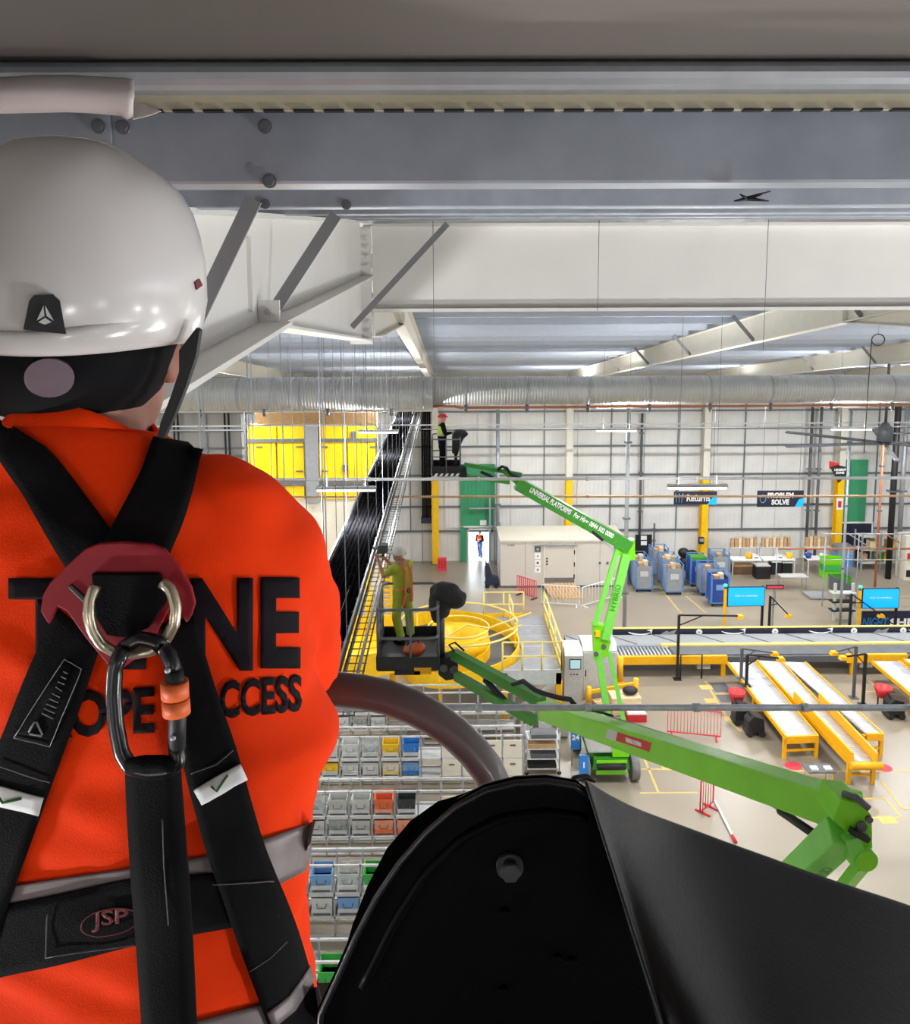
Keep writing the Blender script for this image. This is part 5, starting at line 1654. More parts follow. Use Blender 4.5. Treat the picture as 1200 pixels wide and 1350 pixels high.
    # helmet
    if helmet:
        m = MB(); c = hd + up * .035 * s
        rg = []
        for k in range(7):
            a = k / 6 * math.pi / 2
            rg.append([c + (rt * math.cos(q) * .118 + fw * math.sin(q) * .14) * s * max(.05, math.cos(a)) + up * .115 * s * math.sin(a) for q in [i * math.pi / 9 for i in range(18)]])
        m.loft(rg)
        hm = m.build('helmet', helmet, t)
        m = MB(); m.loft([[c + up * z * s + (rt * math.cos(q) * r_ + fw * math.sin(q) * (r_ + .028 + (.03 if math.sin(q) > 0 else 0))) * s for q in [i * math.pi / 9 for i in range(18)]] for r_, z in ((.118, -.012), (.128, -.012), (.126, .012), (.115, .014))]); m.build('helmet_rim', helmet, hm)
        for sd in (-1, 1):
            MB().tube([c + rt * sd * .09 * s + up * .0, hd - up * .11 * s + hf * .05 * s + rt * sd * .03 * s], .008 * s, 5).build('chin_strap', 'black', hm)
    else:
        m = MB(); m.sphere(hd + up * .03 * s - hf * .01 * s, (.085 * s, .1 * s, .1 * s)); m.build('hair', 'dark_cloth', t)
    return t

STAND = dict(head=(0, .02, 1.62), neck=(0, 0, 1.46), pelvis=(0, 0, .95), shl=(-.19, 0, 1.41), shr=(.19, 0, 1.41),
             ell=(-.25, .02, 1.12), elr=(.25, .02, 1.12), wrl=(-.24, .14, .88), wrr=(.24, .14, .88),
             hpl=(-.09, 0, .9), hpr=(.09, 0, .9), knl=(-.11, .02, .5), knr=(.11, .02, .5), anl=(-.12, 0, .1), anr=(.12, 0, .1))

# ================================================================== far boom lift
FY = 26.1
fp = lambda x, y, dy=0: at(x, y, Y=FY + dy)
g = G(803, 1026)
t = thing('boom_lift', 'green articulated boom lift standing behind the near boom, raised to the roof duct', 'boom lift', (g.x, FY, 0))
gx, gy = g.x, FY + .2
MB().prism([(gx - .62, .5), (gx + .62, .5), (gx + .55, .85), (gx - .55, .85)], 'Y', gy - .3, gy + 2.2).build('chassis', 'green_dark', t)
mb = MB().prism([(gx - .75, 1.0), (gx + .55, 1.0), (gx + .5, 1.45), (gx + .1, 1.65), (gx - .6, 1.6)], 'Y', gy - .2, gy + 1.3)
mb.build('counterweight', 'grey_light', t, bevel=.06)
MB().prism([(gx + .05, .9), (gx + .6, .9), (gx + .6, 1.75), (gx + .05, 1.95)], 'Y', gy - .25, gy + .35).build('turret', 'green', t)
MB().box((gx - .5, gy - .36, .35), (gx + .5, gy - .3, .5)).build('bumper', 'green', t)
MB().cyl((gx - .45, gy - .38, .65), (gx + .45, gy - .38, .65), .12, 12).build('roller', 'black', t)
MB().box((gx - .5, gy - .42, .78), (gx + .5, gy - .36, .86)).build('cross_bar', 'green', t)
for sx in (-.82, .82):
    for sy in (0, 1.9):
        w_ = MB().cyl((gx + sx - .13, gy + sy, .42), (gx + sx + .13, gy + sy, .42), .42, 22).build('wheel', 'tyre', t)
        MB().cyl((gx + sx - .14, gy + sy, .42), (gx + sx + .14, gy + sy, .42), .2, 12).build('hub', 'green_dark', w_)
for s in (-.35, .05): MB().sphere((gx + s - .3, gy - .1, 1.75), (.13, .13, .2)).build('beacon', 'white', t)
S = lambda a, b, w_, h_, nm, m='green_pale', dy=0: MB().bar(fp(*a, dy), fp(*b, dy), w_, h_, (0, 1, 0)).build(nm, m, t)
# MB.bar: width is across Y x dir; h along up=(0,1,0)
tur = V((gx + .3, FY + .1, 1.6))
MB().bar(fp(788, 856, .1), fp(802, 948, .1), .2, .2, (0, 1, 0)).build('riser', 'green_pale', t)
MB().bar(fp(803, 858, .1), fp(822, 948, .1), .13, .12, (0, 1, 0)).build('riser_link', 'green_pale', t)
S((784, 824), (814, 726), .15, .14, 'riser_link')
rs = S((798, 842), (826, 730), .27, .22, 'riser')
lettering('HYBRID', fp(812, 788, -.13), fp(819, 760) - fp(812, 788), V((-1, 0, .25)), .26, 'green_dark', rs)
kn = MB().slab([fp(782, 822), fp(800, 826), fp(806, 846), fp(800, 866), fp(784, 872)], (0, .3, 0)).build('knuckle', 'green', t)
for p in ((787, 835), (796, 852), (786, 862)):
    c = fp(*p); MB().cyl(c + V((0, -.05, 0)), c, .08, 10).build('pin', 'grey_dark', kn)
MB().box(fp(785, 836) + V((0, -.06, -.08)), fp(791, 836) + V((0, 0, .12))).build('marker', 'yellow', kn)
hd_ = MB().slab([fp(811, 716), fp(837, 712), fp(838, 738), fp(826, 740), fp(812, 728)], (0, .35, 0)).build('head_box', 'green', t)
c = fp(826, 720); MB().cyl(c + V((0, -.04, 0)), c, .05, 8).build('pin', 'black', hd_)
bm_ = S((830, 721), (682, 637), .4, .36, 'main_boom', 'green_dark', .1)
d = (fp(830, 721) - fp(682, 637)).normalized()
u_ = V((0, -1, 0)).cross(d).normalized()
if u_.z < 0: u_ = -u_
lettering('UNIVERSAL PLATFORMS', fp(726, 661, -.09), d, u_, .24, 'white', bm_, bold=.008, width=1.5)
lettering('For Hire: 0844 502 0000', fp(783, 693, -.09), d, u_, .22, 'white', bm_, bold=.006, width=1.45)
S((776, 697), (795, 712), .1, .1, 'lift_cylinder', 'black', -.05); S((770, 690), (780, 700), .16, .12, 'cylinder_bracket', 'green_dark', -.05)
S((795, 712), (810, 727), .05, .05, 'cylinder_rod', 'galv', -.05)
S((690, 641), (664, 619), .2, .2, 'jib_joint', 'green_dark', .1)
S((688, 626), (612, 612), .12, .1, 'jib_link', 'green_dark', .1); S((672, 636), (612, 627), .12, .1, 'jib_link', 'green_dark', .1)
S((650, 629), (634, 622), .09, .09, 'jib_cylinder', 'black', .05)
MB().tube([fp(656, 620, 0), fp(662, 615, 0), fp(668, 617, 0), fp(674, 626, 0), fp(686, 630, 0)], .05, 7).build('hose', 'black', t)
MB().slab([fp(604, 616), fp(615, 616), fp(616, 630), fp(606, 629)], (0, .35, 0)).build('rotator', 'black', t)
# basket
zb, zt_ = fp(590, 623).z, fp(590, 577).z
bx0, bx1 = fp(570, 600).x, fp(607, 600).x
by0, by1 = FY - .3, FY + .95
def basket(t, bx0, bx1, by0, by1, zb, h, m, m2, wires=True):
    MB().box((bx0, by0, zb), (bx1, by1, zb + .06)).build('basket_floor', m2, t)
    for a, b in (((bx0, by0), (bx1, by0)), ((bx1, by0), (bx1, by1)), ((bx1, by1), (bx0, by1)), ((bx0, by1), (bx0, by0))):
        MB().bar((a[0], a[1], zb + .14), (b[0], b[1], zb + .14), .03, .2).build('kick_board', m2, t)
    r_ = .15
    loop = []
    for cx_, cy_, a0 in ((bx1 - r_, by1 - r_, 0), (bx0 + r_, by1 - r_, 90), (bx0 + r_, by0 + r_, 180), (bx1 - r_, by0 + r_, 270)):
        for k in range(4): a = R(a0 + 30 * k); loop.append((cx_ + r_ * math.cos(a), cy_ + r_ * math.sin(a)))
    for z in (.55, h): MB().tube([(x, y, zb + z) for x, y in loop], .022, 6, True).build('guard_rail', m, t)
    for x, y in ((bx0, by0 + r_), (bx1, by0 + r_), (bx0, by1 - r_), (bx1, by1 - r_), ((bx0 + bx1) / 2, by0), ((bx0 + bx1) / 2, by1)):
        MB().cyl((x, y, zb), (x, y, zb + h), .02, 6).build('rail_post', m, t)
basket(t, bx0, bx1, by0, by1, zb, 1.1, 'galv_dark', 'black')
for k in range(5):
    x = bx0 + .05 + k * (bx1 - bx0) / 5.3
    MB().slab([(x, by0 - .02, zb - .05), (x + .08, by0 - .02, zb - .05), (x + .14, by0 - .02, zb + .03), (x + .06, by0 - .02, zb + .03)], (0, .012, 0)).build('hazard_stripe', 'white', t)
MB().box((bx0, by0 - .012, zb - .06), (bx1, by0 + .02, zb + .04)).build('toe_edge', 'black', t)
cx_ = fp(604, 580).x
mb = MB().slab([fp(596, 577, .2), fp(600, 568, .2), fp(612, 568, .2), fp(618, 573, .2), (fp(612, 578, .2)), fp(606, 590, .2), fp(604, 600, .2), fp(596, 598, .2)], (0, .4, 0))
mb.build('control_cover', 'black', t, bevel=.04)
MB().cyl(fp(601, 596, .3), (fp(601, 596, .3).x, FY + .3, zb), .05, 8).build('control_post', 'black', t)
J = dict(STAND); J.update(wrr=(.16, .27, 1.17), elr=(.25, .08, 1.14), wrl=(-.2, .1, .88))
fb = fp(583, 621, .4); fb.z = zb + .06
worker('worker in red helmet and lime vest standing in the far raised basket', fb, R(-80), J, 'dark_cloth', 'dark_cloth', 'red', vest='lime_bright', sleeve=2, scale=1.0)

# ================================================================== near boom lift
NZ = 9.25
nx0, nx1 = at(499, 880, Y=14.3).x, at(578, 880, Y=14.3).x
ny0, ny1 = 14.1, 15.55
t = thing('boom_lift', 'large lime green articulated boom lift reaching across to the near work basket', 'boom lift', (2.6, 10, 0))
mb = MB()
MB().box((nx0, ny0, NZ), (nx1, ny1, NZ + .06)).build('basket_floor', 'grey_dark', t)
for a, b in (((nx0, ny0), (nx1, ny0)), ((nx1, ny0), (nx1, ny1)), ((nx1, ny1), (nx0, ny1)), ((nx0, ny1), (nx0, ny0))):
    MB().bar((a[0], a[1], NZ + .12), (b[0], b[1], NZ + .12), .05, .26).build('kick_board', 'rubber', t, bevel=.02)
r_ = .16
loop = []
for cx_, cy_, a0 in ((nx1 - r_, ny1 - r_, 0), (nx0 + r_, ny1 - r_, 90), (nx0 + r_, ny0 + r_, 180), (nx1 - r_, ny0 + r_, 270)):
    for k in range(5): a = R(a0 + 22.5 * k); loop.append((cx_ + r_ * math.cos(a), cy_ + r_ * math.sin(a)))
for z in (.58, 1.1): MB().tube([(x, y, NZ + z) for x, y in loop], .026, 8, True).build('guard_rail', 'galv_dark', t)
for x, y in ((nx0, ny0 + r_), (nx1, ny0 + r_), (nx0, ny1 - r_), (nx1, ny1 - r_), ((nx0 + nx1) / 2 + .05, ny0), ((nx0 + nx1) / 2, ny1), (nx0, (ny0 + ny1) / 2)):
    MB().cyl((x, y, NZ), (x, y, NZ + 1.1), .024, 8).build('rail_post', 'galv_dark', t)
MB().box((nx0 + .3, ny0 - .03, NZ - .07), (nx0 + .75, ny0, NZ)).build('step', 'rubber', t)
MB().slab([(nx1 - .42, ny0 - .03, NZ - .06), (nx1 - .12, ny0 - .03, NZ - .06), (nx1 - .12, ny0 - .03, NZ + .06), (nx1 - .42, ny0 - .03, NZ + .06)], (0, .01, 0)).build('warning_label', 'yellow_deep', t)
# draped control cover
mb = MB()
c = at(590, 790, Y=14.7)
mb.sphere(c + V((-.03, 0, .12)), (.3, .26, .2)); mb.sphere(c + V((.15, 0, .03)), (.2, .25, .17)); mb.sphere(c + V((-.13, 0, -.08)), (.22, .22, .28)); mb.sphere(c + V((-.19, 0, -.3)), (.12, .15, .14))
cv = fused_part(mb, .03, 'control_cover', 'rubber', t, 3)
for v in cv.data.vertices: v.co += V((0, 0, 1)) * .04 * noise.noise(v.co * 6) + V((1, 0, 0)) * .05 * noise.noise(v.co * 5 + V((4, 1, 2)))
MB().cyl((c.x - .1, 14.7, NZ), (c.x - .1, 14.7, c.z), .05, 8).build('control_post', 'galv_dark', t)
# rotator and jib
np_ = lambda x, y, Y: at(x, y, Y=Y)
MB().slab([np_(578, 870, 14.5), np_(590, 868, 14.5), np_(604, 862, 14.5), np_(604, 895, 14.5), np_(588, 898, 14.5), np_(578, 890, 14.5)], (0, .3, 0)).build('rotator', 'black', t, bevel=.02)
for p in ((585, 880), (598, 882)):
    c = np_(*p, 14.48); MB().cyl(c + V((0, -.05, 0)), c, .07, 12).build('pin', 'grey_dark', t)
MB().bar(np_(598, 862, 14.5), np_(716, 926, 12.7), .14, .18).build('jib_link', 'green_dark', t)
MB().bar(np_(602, 891, 14.4), np_(704, 950, 12.7), .13, .15).build('jib_link', 'green_dark', t)
MB().cyl(np_(640, 896, 13.8), np_(668, 926, 13.3), .055, 10).build('jib_cylinder', 'black', t)
MB().cyl(np_(618, 874, 14.1), np_(642, 898, 13.8), .02, 8).build('cylinder_rod', 'galv', t)
MB().tube([np_(600, 860, 14.4), np_(592, 850, 14.4), np_(600, 847, 14.4), np_(612, 858, 14.3)], .018, 6).build('hose', 'black', t)
A, B = np_(718, 936, 12.5), np_(1128, 1072, 7.0)
d = (B - A).normalized()
bm_ = MB().taper(A, B, .26, .28, .26, .33).build('main_boom', 'green', t, bevel=.02)
# strip of hoses on top
MB().bar(np_(800, 948, 11.3) + V((0, 0, .02)), np_(990, 1006, 8.6) + V((0, 0, .0)), .12, .03).build('hose_track', 'grey_dark', t)
MB().bar(np_(985, 1006, 8.6), np_(1026, 1022, 8.1), .1, .03).build('hose_track', 'black', t)
MB().tube([np_(676, 902, 13.0), np_(690, 898, 12.8), np_(706, 910, 12.6), np_(716, 914, 12.5), np_(738, 920, 12.3), np_(752, 922, 12.2), np_(758, 930, 12.1)], .04, 8).build('hose', 'black', t)
MB().tube([np_(745, 952, 12.1), np_(765, 938, 11.9), np_(800, 936, 11.6)], .02, 6).build('hose', 'black', t)
MB().tube([np_(780, 962, 11.6), np_(800, 950, 11.4), np_(808, 944, 11.3), np_(770, 932, 11.8)], .02, 6).build('hose', 'black', t)
sdv = d.cross(V((0, 0, 1))).normalized()
if sdv.y > 0: sdv = -sdv
upb = V((0, 0, 1)) - d * d.z; upb.normalize()
def on_boom(px, py):
    """point on the visible side face of the main boom behind a pixel"""
    r = ray(px, py); n = sdv; o = A + sdv * .133
    return CAMP + r * ((o - CAMP).dot(n) / r.dot(n))
q = [on_boom(802, 961), on_boom(859, 979), on_boom(856, 991), on_boom(799, 972)]
st = MB().slab(q, sdv * .004).build('maker_label', 'red', t)
q2 = [on_boom(802, 961), on_boom(815, 965), on_boom(812, 977), on_boom(799, 972)]
MB().slab(q2, sdv * .007).build('label_emblem', 'grey_light', st)
rt_ = (q[1] - q[0]).normalized()
lettering('UNIVERSAL PLATFORMS', on_boom(836, 978.5) + sdv * .008, rt_, rt_.cross(-sdv) if rt_.cross(-sdv).z > 0 else -rt_.cross(-sdv), .075, 'white', st, bold=.003, width=.36)
# elbow
el = lambda x, y: at(x, y, Y=6.9)
kn = MB().slab([el(1108, 1056), el(1136, 1058), el(1150, 1076), el(1151, 1118), el(1142, 1128), el(1124, 1126), el(1120, 1100), el(1098, 1082)], (0, .36, 0)).build('elbow_plate', 'green', t, bevel=.01)
for p in ((1145, 1079, .03), (1122, 1104, .03), (1135, 1088, .045)):
    c = el(p[0], p[1]); MB().cyl(c + V((0, -.03, 0)), c, p[2], 12).build('pin', 'grey_dark', kn)
MB().bar(el(1118, 1090) + V((0, -.05, 0)), el(1141, 1102) + V((0, -.05, 0)), .05, .06, (0, 1, 0)).build('latch', 'black', kn)
MB().tube([at(1112, 1046, Y=7.0), at(1130, 1052, Y=6.9), at(1146, 1066, Y=6.85)], .03, 8).build('hose', 'grey_dark', t)
C0, C1 = at(1112, 1096, Y=6.95), at(930, 1270, Y=9.2)
lb = MB().bar(C0, C1, .26, .24, (0, 1, 0)).build('lower_boom', 'green_pale', t, bevel=.015)
dl = (C1 - C0).normalized()
cl_ = at(1072, 1143, Y=7.3)
lettering('HYBRID', cl_ + V((0, -.14, -.0)), -dl, V((0, -1, 0)).cross(-dl), .13, 'green_dark', lb, bold=.003)
c = at(1141, 1133, Y=6.85)
lk = MB().cyl(c + V((0, -.03, 0)), c + V((0, .2, 0)), .1, 20).build('link_eye', 'green', t)
MB().bar(at(1136, 1140, Y=6.95), at(1040, 1260, Y=8.8), .1, .1, (0, 1, 0)).build('lower_link', 'green', t)
MB().bar(el(1120, 1100), at(1130, 1135, Y=6.9), .14, .14, (0, 1, 0)).build('link_arm', 'green_pale', t)
MB().cyl(at(1029, 1069, Y=7.9), at(1080, 1104, Y=7.2), .042, 12).build('lift_cylinder', 'black', t)
MB().cyl(at(996, 1046, Y=8.3), at(1031, 1070, Y=7.9), .018, 10).build('cylinder_rod', 'galv', t)
MB().slab([at(962, 1034, Y=8.6), at(985, 1040, Y=8.4), at(1002, 1052, Y=8.2), at(990, 1054, Y=8.3)], (.02, .12, 0)).build('cylinder_bracket', 'green', t)
# base below the picture
b0 = V((C1.x - .2, 10.2, 0))
MB().bar(C1, b0 + V((0, 0, 1.9)), .3, .3, (0, 1, 0)).build('riser', 'green_pale', t)
MB().prism([(b0.x - 1, .9), (b0.x + 1, .9), (b0.x + .9, 1.9), (b0.x - .9, 1.9)], 'Y', b0.y - .7, b0.y + .7).build('turret', 'grey_light', t)
MB().box((b0.x - .8, b0.y - 1.2, .4), (b0.x + .8, b0.y + 1.2, .9)).build('chassis', 'green_dark', t)
for sx in (-.95, .95):
    for sy in (-.95, .95): MB().cyl((b0.x + sx - .13, b0.y + sy, .42), (b0.x + sx + .13, b0.y + sy, .42), .42, 20).build('wheel', 'tyre', t)

# worker in the near basket: back to us, reaching left to the cables
J = dict(STAND)
J.update(head=(-.02, .06, 1.63), neck=(0, 0, 1.47), shl=(-.2, .03, 1.42), shr=(.2, 0, 1.42), ell=(-.22, .24, 1.26), wrl=(-.14, .44, 1.5), elr=(.2, .24, 1.22), wrr=(.06, .44, 1.46),
         knl=(-.12, .04, .5), knr=(.16, -.02, .52), anl=(-.1, -.06, .1), anr=(.2, -.02, .1))
wb_ = at(531, 842, Y=15.2); wb_.z = NZ + .06
wk = worker('worker in white helmet and lime overalls working from the near basket', wb_, R(52), J, 'lime', 'lime', 'helmet_white', sleeve=1, harness='orange', scale=1.04)
# work box in the hand
rw_ = Matrix.Rotation(R(52), 3, 'Z')
w0_, e0_ = (wb_ + rw_ @ (V(J[k]) * 1.04) for k in ('wrr', 'elr'))
hand = w0_ + (w0_ - e0_).normalized() * .06
p = hand.copy(); p.z += .15                 # the grip sits in the right hand, the body above it
tl_ = thing('power_tool', 'small grey power tool held up to the cables by the worker in lime', 'tool', p)
MB().box((p.x - .09, p.y - .09, p.z - .06), (p.x + .09, p.y + .09, p.z + .1)).build('body', 'grey_dark', tl_, bevel=.015)
MB().box((p.x - .022, p.y - .022, p.z - .2), (p.x + .022, p.y + .022, p.z - .05)).build('grip', 'black', tl_, bevel=.01)
MB().cyl((p.x - .2, p.y, p.z + .03), (p.x - .09, p.y, p.z + .03), .03, 10).build('chuck', 'galv', tl_)
# orange tool pouch in the basket
p = V((nx0 + .62, ny0 + .45, NZ + .06))
tb = thing('tool_bag', 'small orange tool bag on the floor of the near basket', 'bag', p)
mb = MB().sphere(p + V((0, 0, .12)), (.2, .14, .12)); mb.sphere(p + V((.08, .02, .16)), (.14, .12, .1))
fused_part(mb, .02, 'pouch', 'orange', tb, 2)
MB().tube([p + V((-.12, 0, .22)), p + V((-.05, 0, .32)), p + V((.06, 0, .32)), p + V((.12, 0, .22))], .012, 6).build('handle', 'black', tb)
# person outside the bright doorway
J = dict(STAND); J.update(knl=(-.12, .1, .5), anl=(-.12, -.05, .1), anr=(.1, -.2, .1), knr=(.1, -.02, .5), wrr=(.1, .3, 1.1), wrl=(-.1, .3, 1.15))
worker('person in orange vest and blue jeans standing in the bright doorway', (2.1, WY + .9, 0.004), R(150), J, 'dark_cloth', 'jeans', None, vest='orange_cloth', sleeve=2, scale=.97)

def interp(P, n):
    d = [0]
    for a, b in zip(P, P[1:]): d.append(d[-1] + math.dist(a, b))
    res = []
    for k in range(n):
        s = d[-1] * k / (n - 1)
        i = max(j for j in range(len(d)) if d[j] <= s + 1e-9); i = min(i, len(P) - 2)
        u = (s - d[i]) / (d[i + 1] - d[i])
        res.append(tuple(P[i][c] + (P[i + 1][c] - P[i][c]) * u for c in range(len(P[0]))))
    return res

# ================================================================== our own work platform
PF = 13.88
t = thing('work_platform', 'dark work platform with thick curved guard rail and black console hood', 'platform', (-.1, .6, PF))
MB().box((-1.25, -.5, PF - .05), (1.0, 1.32, PF)).build('platform_floor', 'rubber', t)
ry = 1.26
pts = [(-260, 905), (-60, 905), (200, 905), (380, 906), (440, 908), (476, 912), (510, 919), (542, 931), (572, 947), (600, 967), (623, 989), (641, 1012), (653, 1037), (660, 1065), (664, 1100), (667, 1160)]
rp = [at(x, y, Y=ry) for x, y in pts]
rp.append(V((rp[-1].x, ry, PF)))
MB().tube(rp, .0268, 20).build('guard_rail', 'tube_paint', t)
a = at(385, 1327, Y=ry); b = at(680, 1327, Y=ry)
MB().bar((-1.1, ry, a.z), (b.x, ry, a.z), .04, .05).build('mid_rail', 'rubber', t)
MB().cyl((-1.1, ry, PF), (-1.1, ry, rp[0].z), .0268, 14).build('rail_post', 'tube_paint', t)
# console hood: front plate, side wall, rim
out = [(415, 1420), (424, 1335), (446, 1288), (470, 1234), (497, 1182), (528, 1136), (562, 1097), (600, 1064), (640, 1042), (680, 1032), (722, 1030), (758, 1036), (778, 1050)]
back = [(428, 1420), (440, 1330), (455, 1280), (470, 1222), (490, 1170), (515, 1122), (545, 1087), (580, 1062), (606, 1055), (650, 1047), (700, 1044), (745, 1046), (775, 1056)]
yf, yb = .60, .70
fr = [at(x, y, Y=yf) for x, y in out]
bk = [at(x, y, Y=yb) for x, y in back]
con = thing('control_console', 'glossy black console hood with hex bolt and draped black cover', 'console', (.1, .62, PF))
plate = fr + [at(800, 1110, Y=yf), at(830, 1210, Y=yf), at(865, 1320, Y=yf), at(890, 1420, Y=yf)]
MB().slab(plate, (0, .012, 0)).build('front_plate', 'console', con, bevel=.003)
mb = MB(); mb.grid([[f + (b_ - f) * k / 5 for k in range(6)] for f, b_ in zip(fr, bk)]); o = mb.build('hood_side', 'matte_black', con, fix=False)
o.modifiers.new('s', 'SOLIDIFY').thickness = .004
MB().tube([p + V((0, -.002, .001)) for p in fr], .0026, 8).build('rim', 'black_gloss', con)
MB().tube([at(x, y, Y=yf) for x, y in interp([(478, 1300), (520, 1215), (560, 1152), (610, 1104), (660, 1078), (720, 1070), (775, 1078)], 24)], .004, 8).build('moulded_bead', 'console', con)
p = at(672, 1140, Y=yf)
bo = MB().cyl(p + V((0, -.004, 0)), p, .0105, 20).build('bolt', 'rubber', con)
MB().cyl(p + V((0, -.011, 0)), p + V((0, -.004, 0)), .0078, 6).build('bolt_head', 'rubber', bo)
for px, py, r in ((666, 1204, .005), (735, 1262, .004), (754, 1266, .004), (664, 1306, .005)):
    p = at(px, py, Y=yf); MB().cyl(p + V((0, -.004, 0)), p, r, 8).build('rivet', 'console', con)
# draped cover
NU, NV = 26, 18
B = interp([(766, 1025), (800, 1030), (850, 1049), (900, 1072), (980, 1110), (1060, 1145), (1140, 1173), (1200, 1194), (1320, 1240)], NU)
Aq = interp([(766, 1025), (778, 1060), (790, 1100), (806, 1150), (826, 1215), (850, 1290), (880, 1380), (905, 1460)], NV)
rows = []
for v in range(NV):
    row = []
    tv = v / (NV - 1)
    for u in range(NU):
        tu = u / (NU - 1)
        bx, by = B[u]
        ex, ey = 905 + (1320 - 905) * tu, 1460
        px = bx + (ex - bx) * tv; py = by + (ey - by) * tv
        k = (1 - tu) ** 3
        px = px * (1 - k) + (Aq[v][0] + (px - Aq[v][0]) * tu) * k; py = py * (1 - k) + (Aq[v][1] + (by - B[0][1]) * (1 - tv)) * k
        fold = math.exp(-((tu - .12 - .1 * tv) / .1) ** 2)
        Y = .70 + .06 * tu - .2 * tv - .035 * fold * (1 - .4 * tv) - .03 * math.sin(math.pi * tu) * tv - .1 * (1 - tu) ** 6 * (1 - tv)
        p = at(px, py, Y=Y)
        p += V((0, -1, 0)) * .006 * noise.noise(V((tu * 5, tv * 4, 1.3)))
        row.append(p)
    rows.append(row)
mb = MB(); mb.grid(rows); o = mb.build('cover_flap', 'vinyl', con, fix=False)
o.modifiers.new('s', 'SOLIDIFY').thickness = .004
ss = o.modifiers.new('ss', 'SUBSURF'); ss.levels = 1; ss.render_levels = 1
mb = MB(); mb.tube([at(748, 1036, Y=.66), at(758, 1027, Y=.67), at(772, 1024, Y=.68), at(785, 1029, Y=.68)], [.002, .003, .003, .002], 8).build('hem', 'vinyl', con)
MB().box((at(700, 1400, Y=.7).x, .62, PF), (at(760, 1400, Y=.7).x, .72, at(700, 1395, Y=.7).z)).build('pedestal', 'rubber', con)

# ================================================================== the man in orange
TY = 1.0
man = thing('person', 'worker seen from behind in orange printed shirt, white helmet and black harness', 'person', (-.45, TY, PF))
def pt(x, y, Y=TY): return at(x, y, Y=Y)
ringspec = [(568, 108, 98, .08), (590, 112, 125, .095), (615, 118, 158, .105), (650, 128, 200, .118), (700, 138, 232, .13), (770, 146, 252, .14), (860, 150, 266, .145),
            (900, 153, 258, .147), (962, 155, 292, .145), (1020, 155, 266, .14), (1100, 155, 256, .14), (1190, 155, 242, .137), (1270, 155, 252, .14), (1360, 158, 264, .15), (1450, 160, 272, .155)]
def ring_at(y, cx, hw, hd, dy=0, tilt=0, n=40, e=2.4, drop=0):
    l, r = pt(cx - hw, y), pt(cx + hw, y)
    c = (l + r) / 2; c.y += dy; a = (r.x - l.x) / 2
    out = []
    for k in range(n):
        q = 2 * math.pi * k / n
        cs, sn = math.cos(q), math.sin(q)
        out.append(c + V((a * math.copysign(abs(cs) ** (2 / e), cs), hd * math.copysign(abs(sn) ** (2 / e), sn), -tilt * sn - drop * cs * cs)))
    return out
sh = MB()
sh.loft([ring_at(*r, tilt=.02 if i < 2 else 0) for i, r in enumerate(ringspec)])
for sx in (1, -1):
    X_ = lambda x: 150 + sx * (x - 150)
    capsule(sh, pt(X_(285), 690, 1.0), pt(X_(346), 738, 1.03), .085, .083, 16)
    capsule(sh, pt(X_(346), 738, 1.03), pt(X_(370), 810, 1.1), .083, .08, 16)
    sh.tube([pt(X_(370), 810, 1.1), pt(X_(380), 872, 1.18)], [.08, .077], 16)
me = fused(sh, .0085, 6)
nrm = [v.normal.copy() for v in me.vertices]
for v, n in zip(me.vertices, nrm):
    c = v.co
    f = .006 * noise.noise(V((c.x * 7, c.y * 7, c.z * 11))) + .004 * noise.noise(V((c.x * 16 + c.z * 9, c.y * 9, c.z * 26)))
    f += .006 * max(0, noise.noise(V((c.x * 5 + 3, 1, c.z * 16 + c.x * 10))))
    v.co = c + n * f
me.update()
bvh = BVHTree.FromPolygons([v.co.copy() for v in me.vertices], [tuple(p.vertices) for p in me.polygons])
morg = ORG[man.name]
for v in me.vertices: v.co -= morg
me.materials.clear(); me.materials.append(M['orange_cloth']); me.name = 'shirt'
shirt = bpy.data.objects.new('shirt', me); COL.objects.link(shirt); shirt.parent = man; ORG[shirt.name] = morg

def conform(px, py, off, tree=None, fallback=TY - .05):
    r = ray(px, py).normalized()
    loc, nor, _, _ = (tree or bvh).ray_cast(CAMP, r)
    if loc is None: return at(px, py, Y=fallback) - r * off
    if nor.dot(r) > 0: nor = -nor
    return loc + (nor * .5 - r * .5) * off

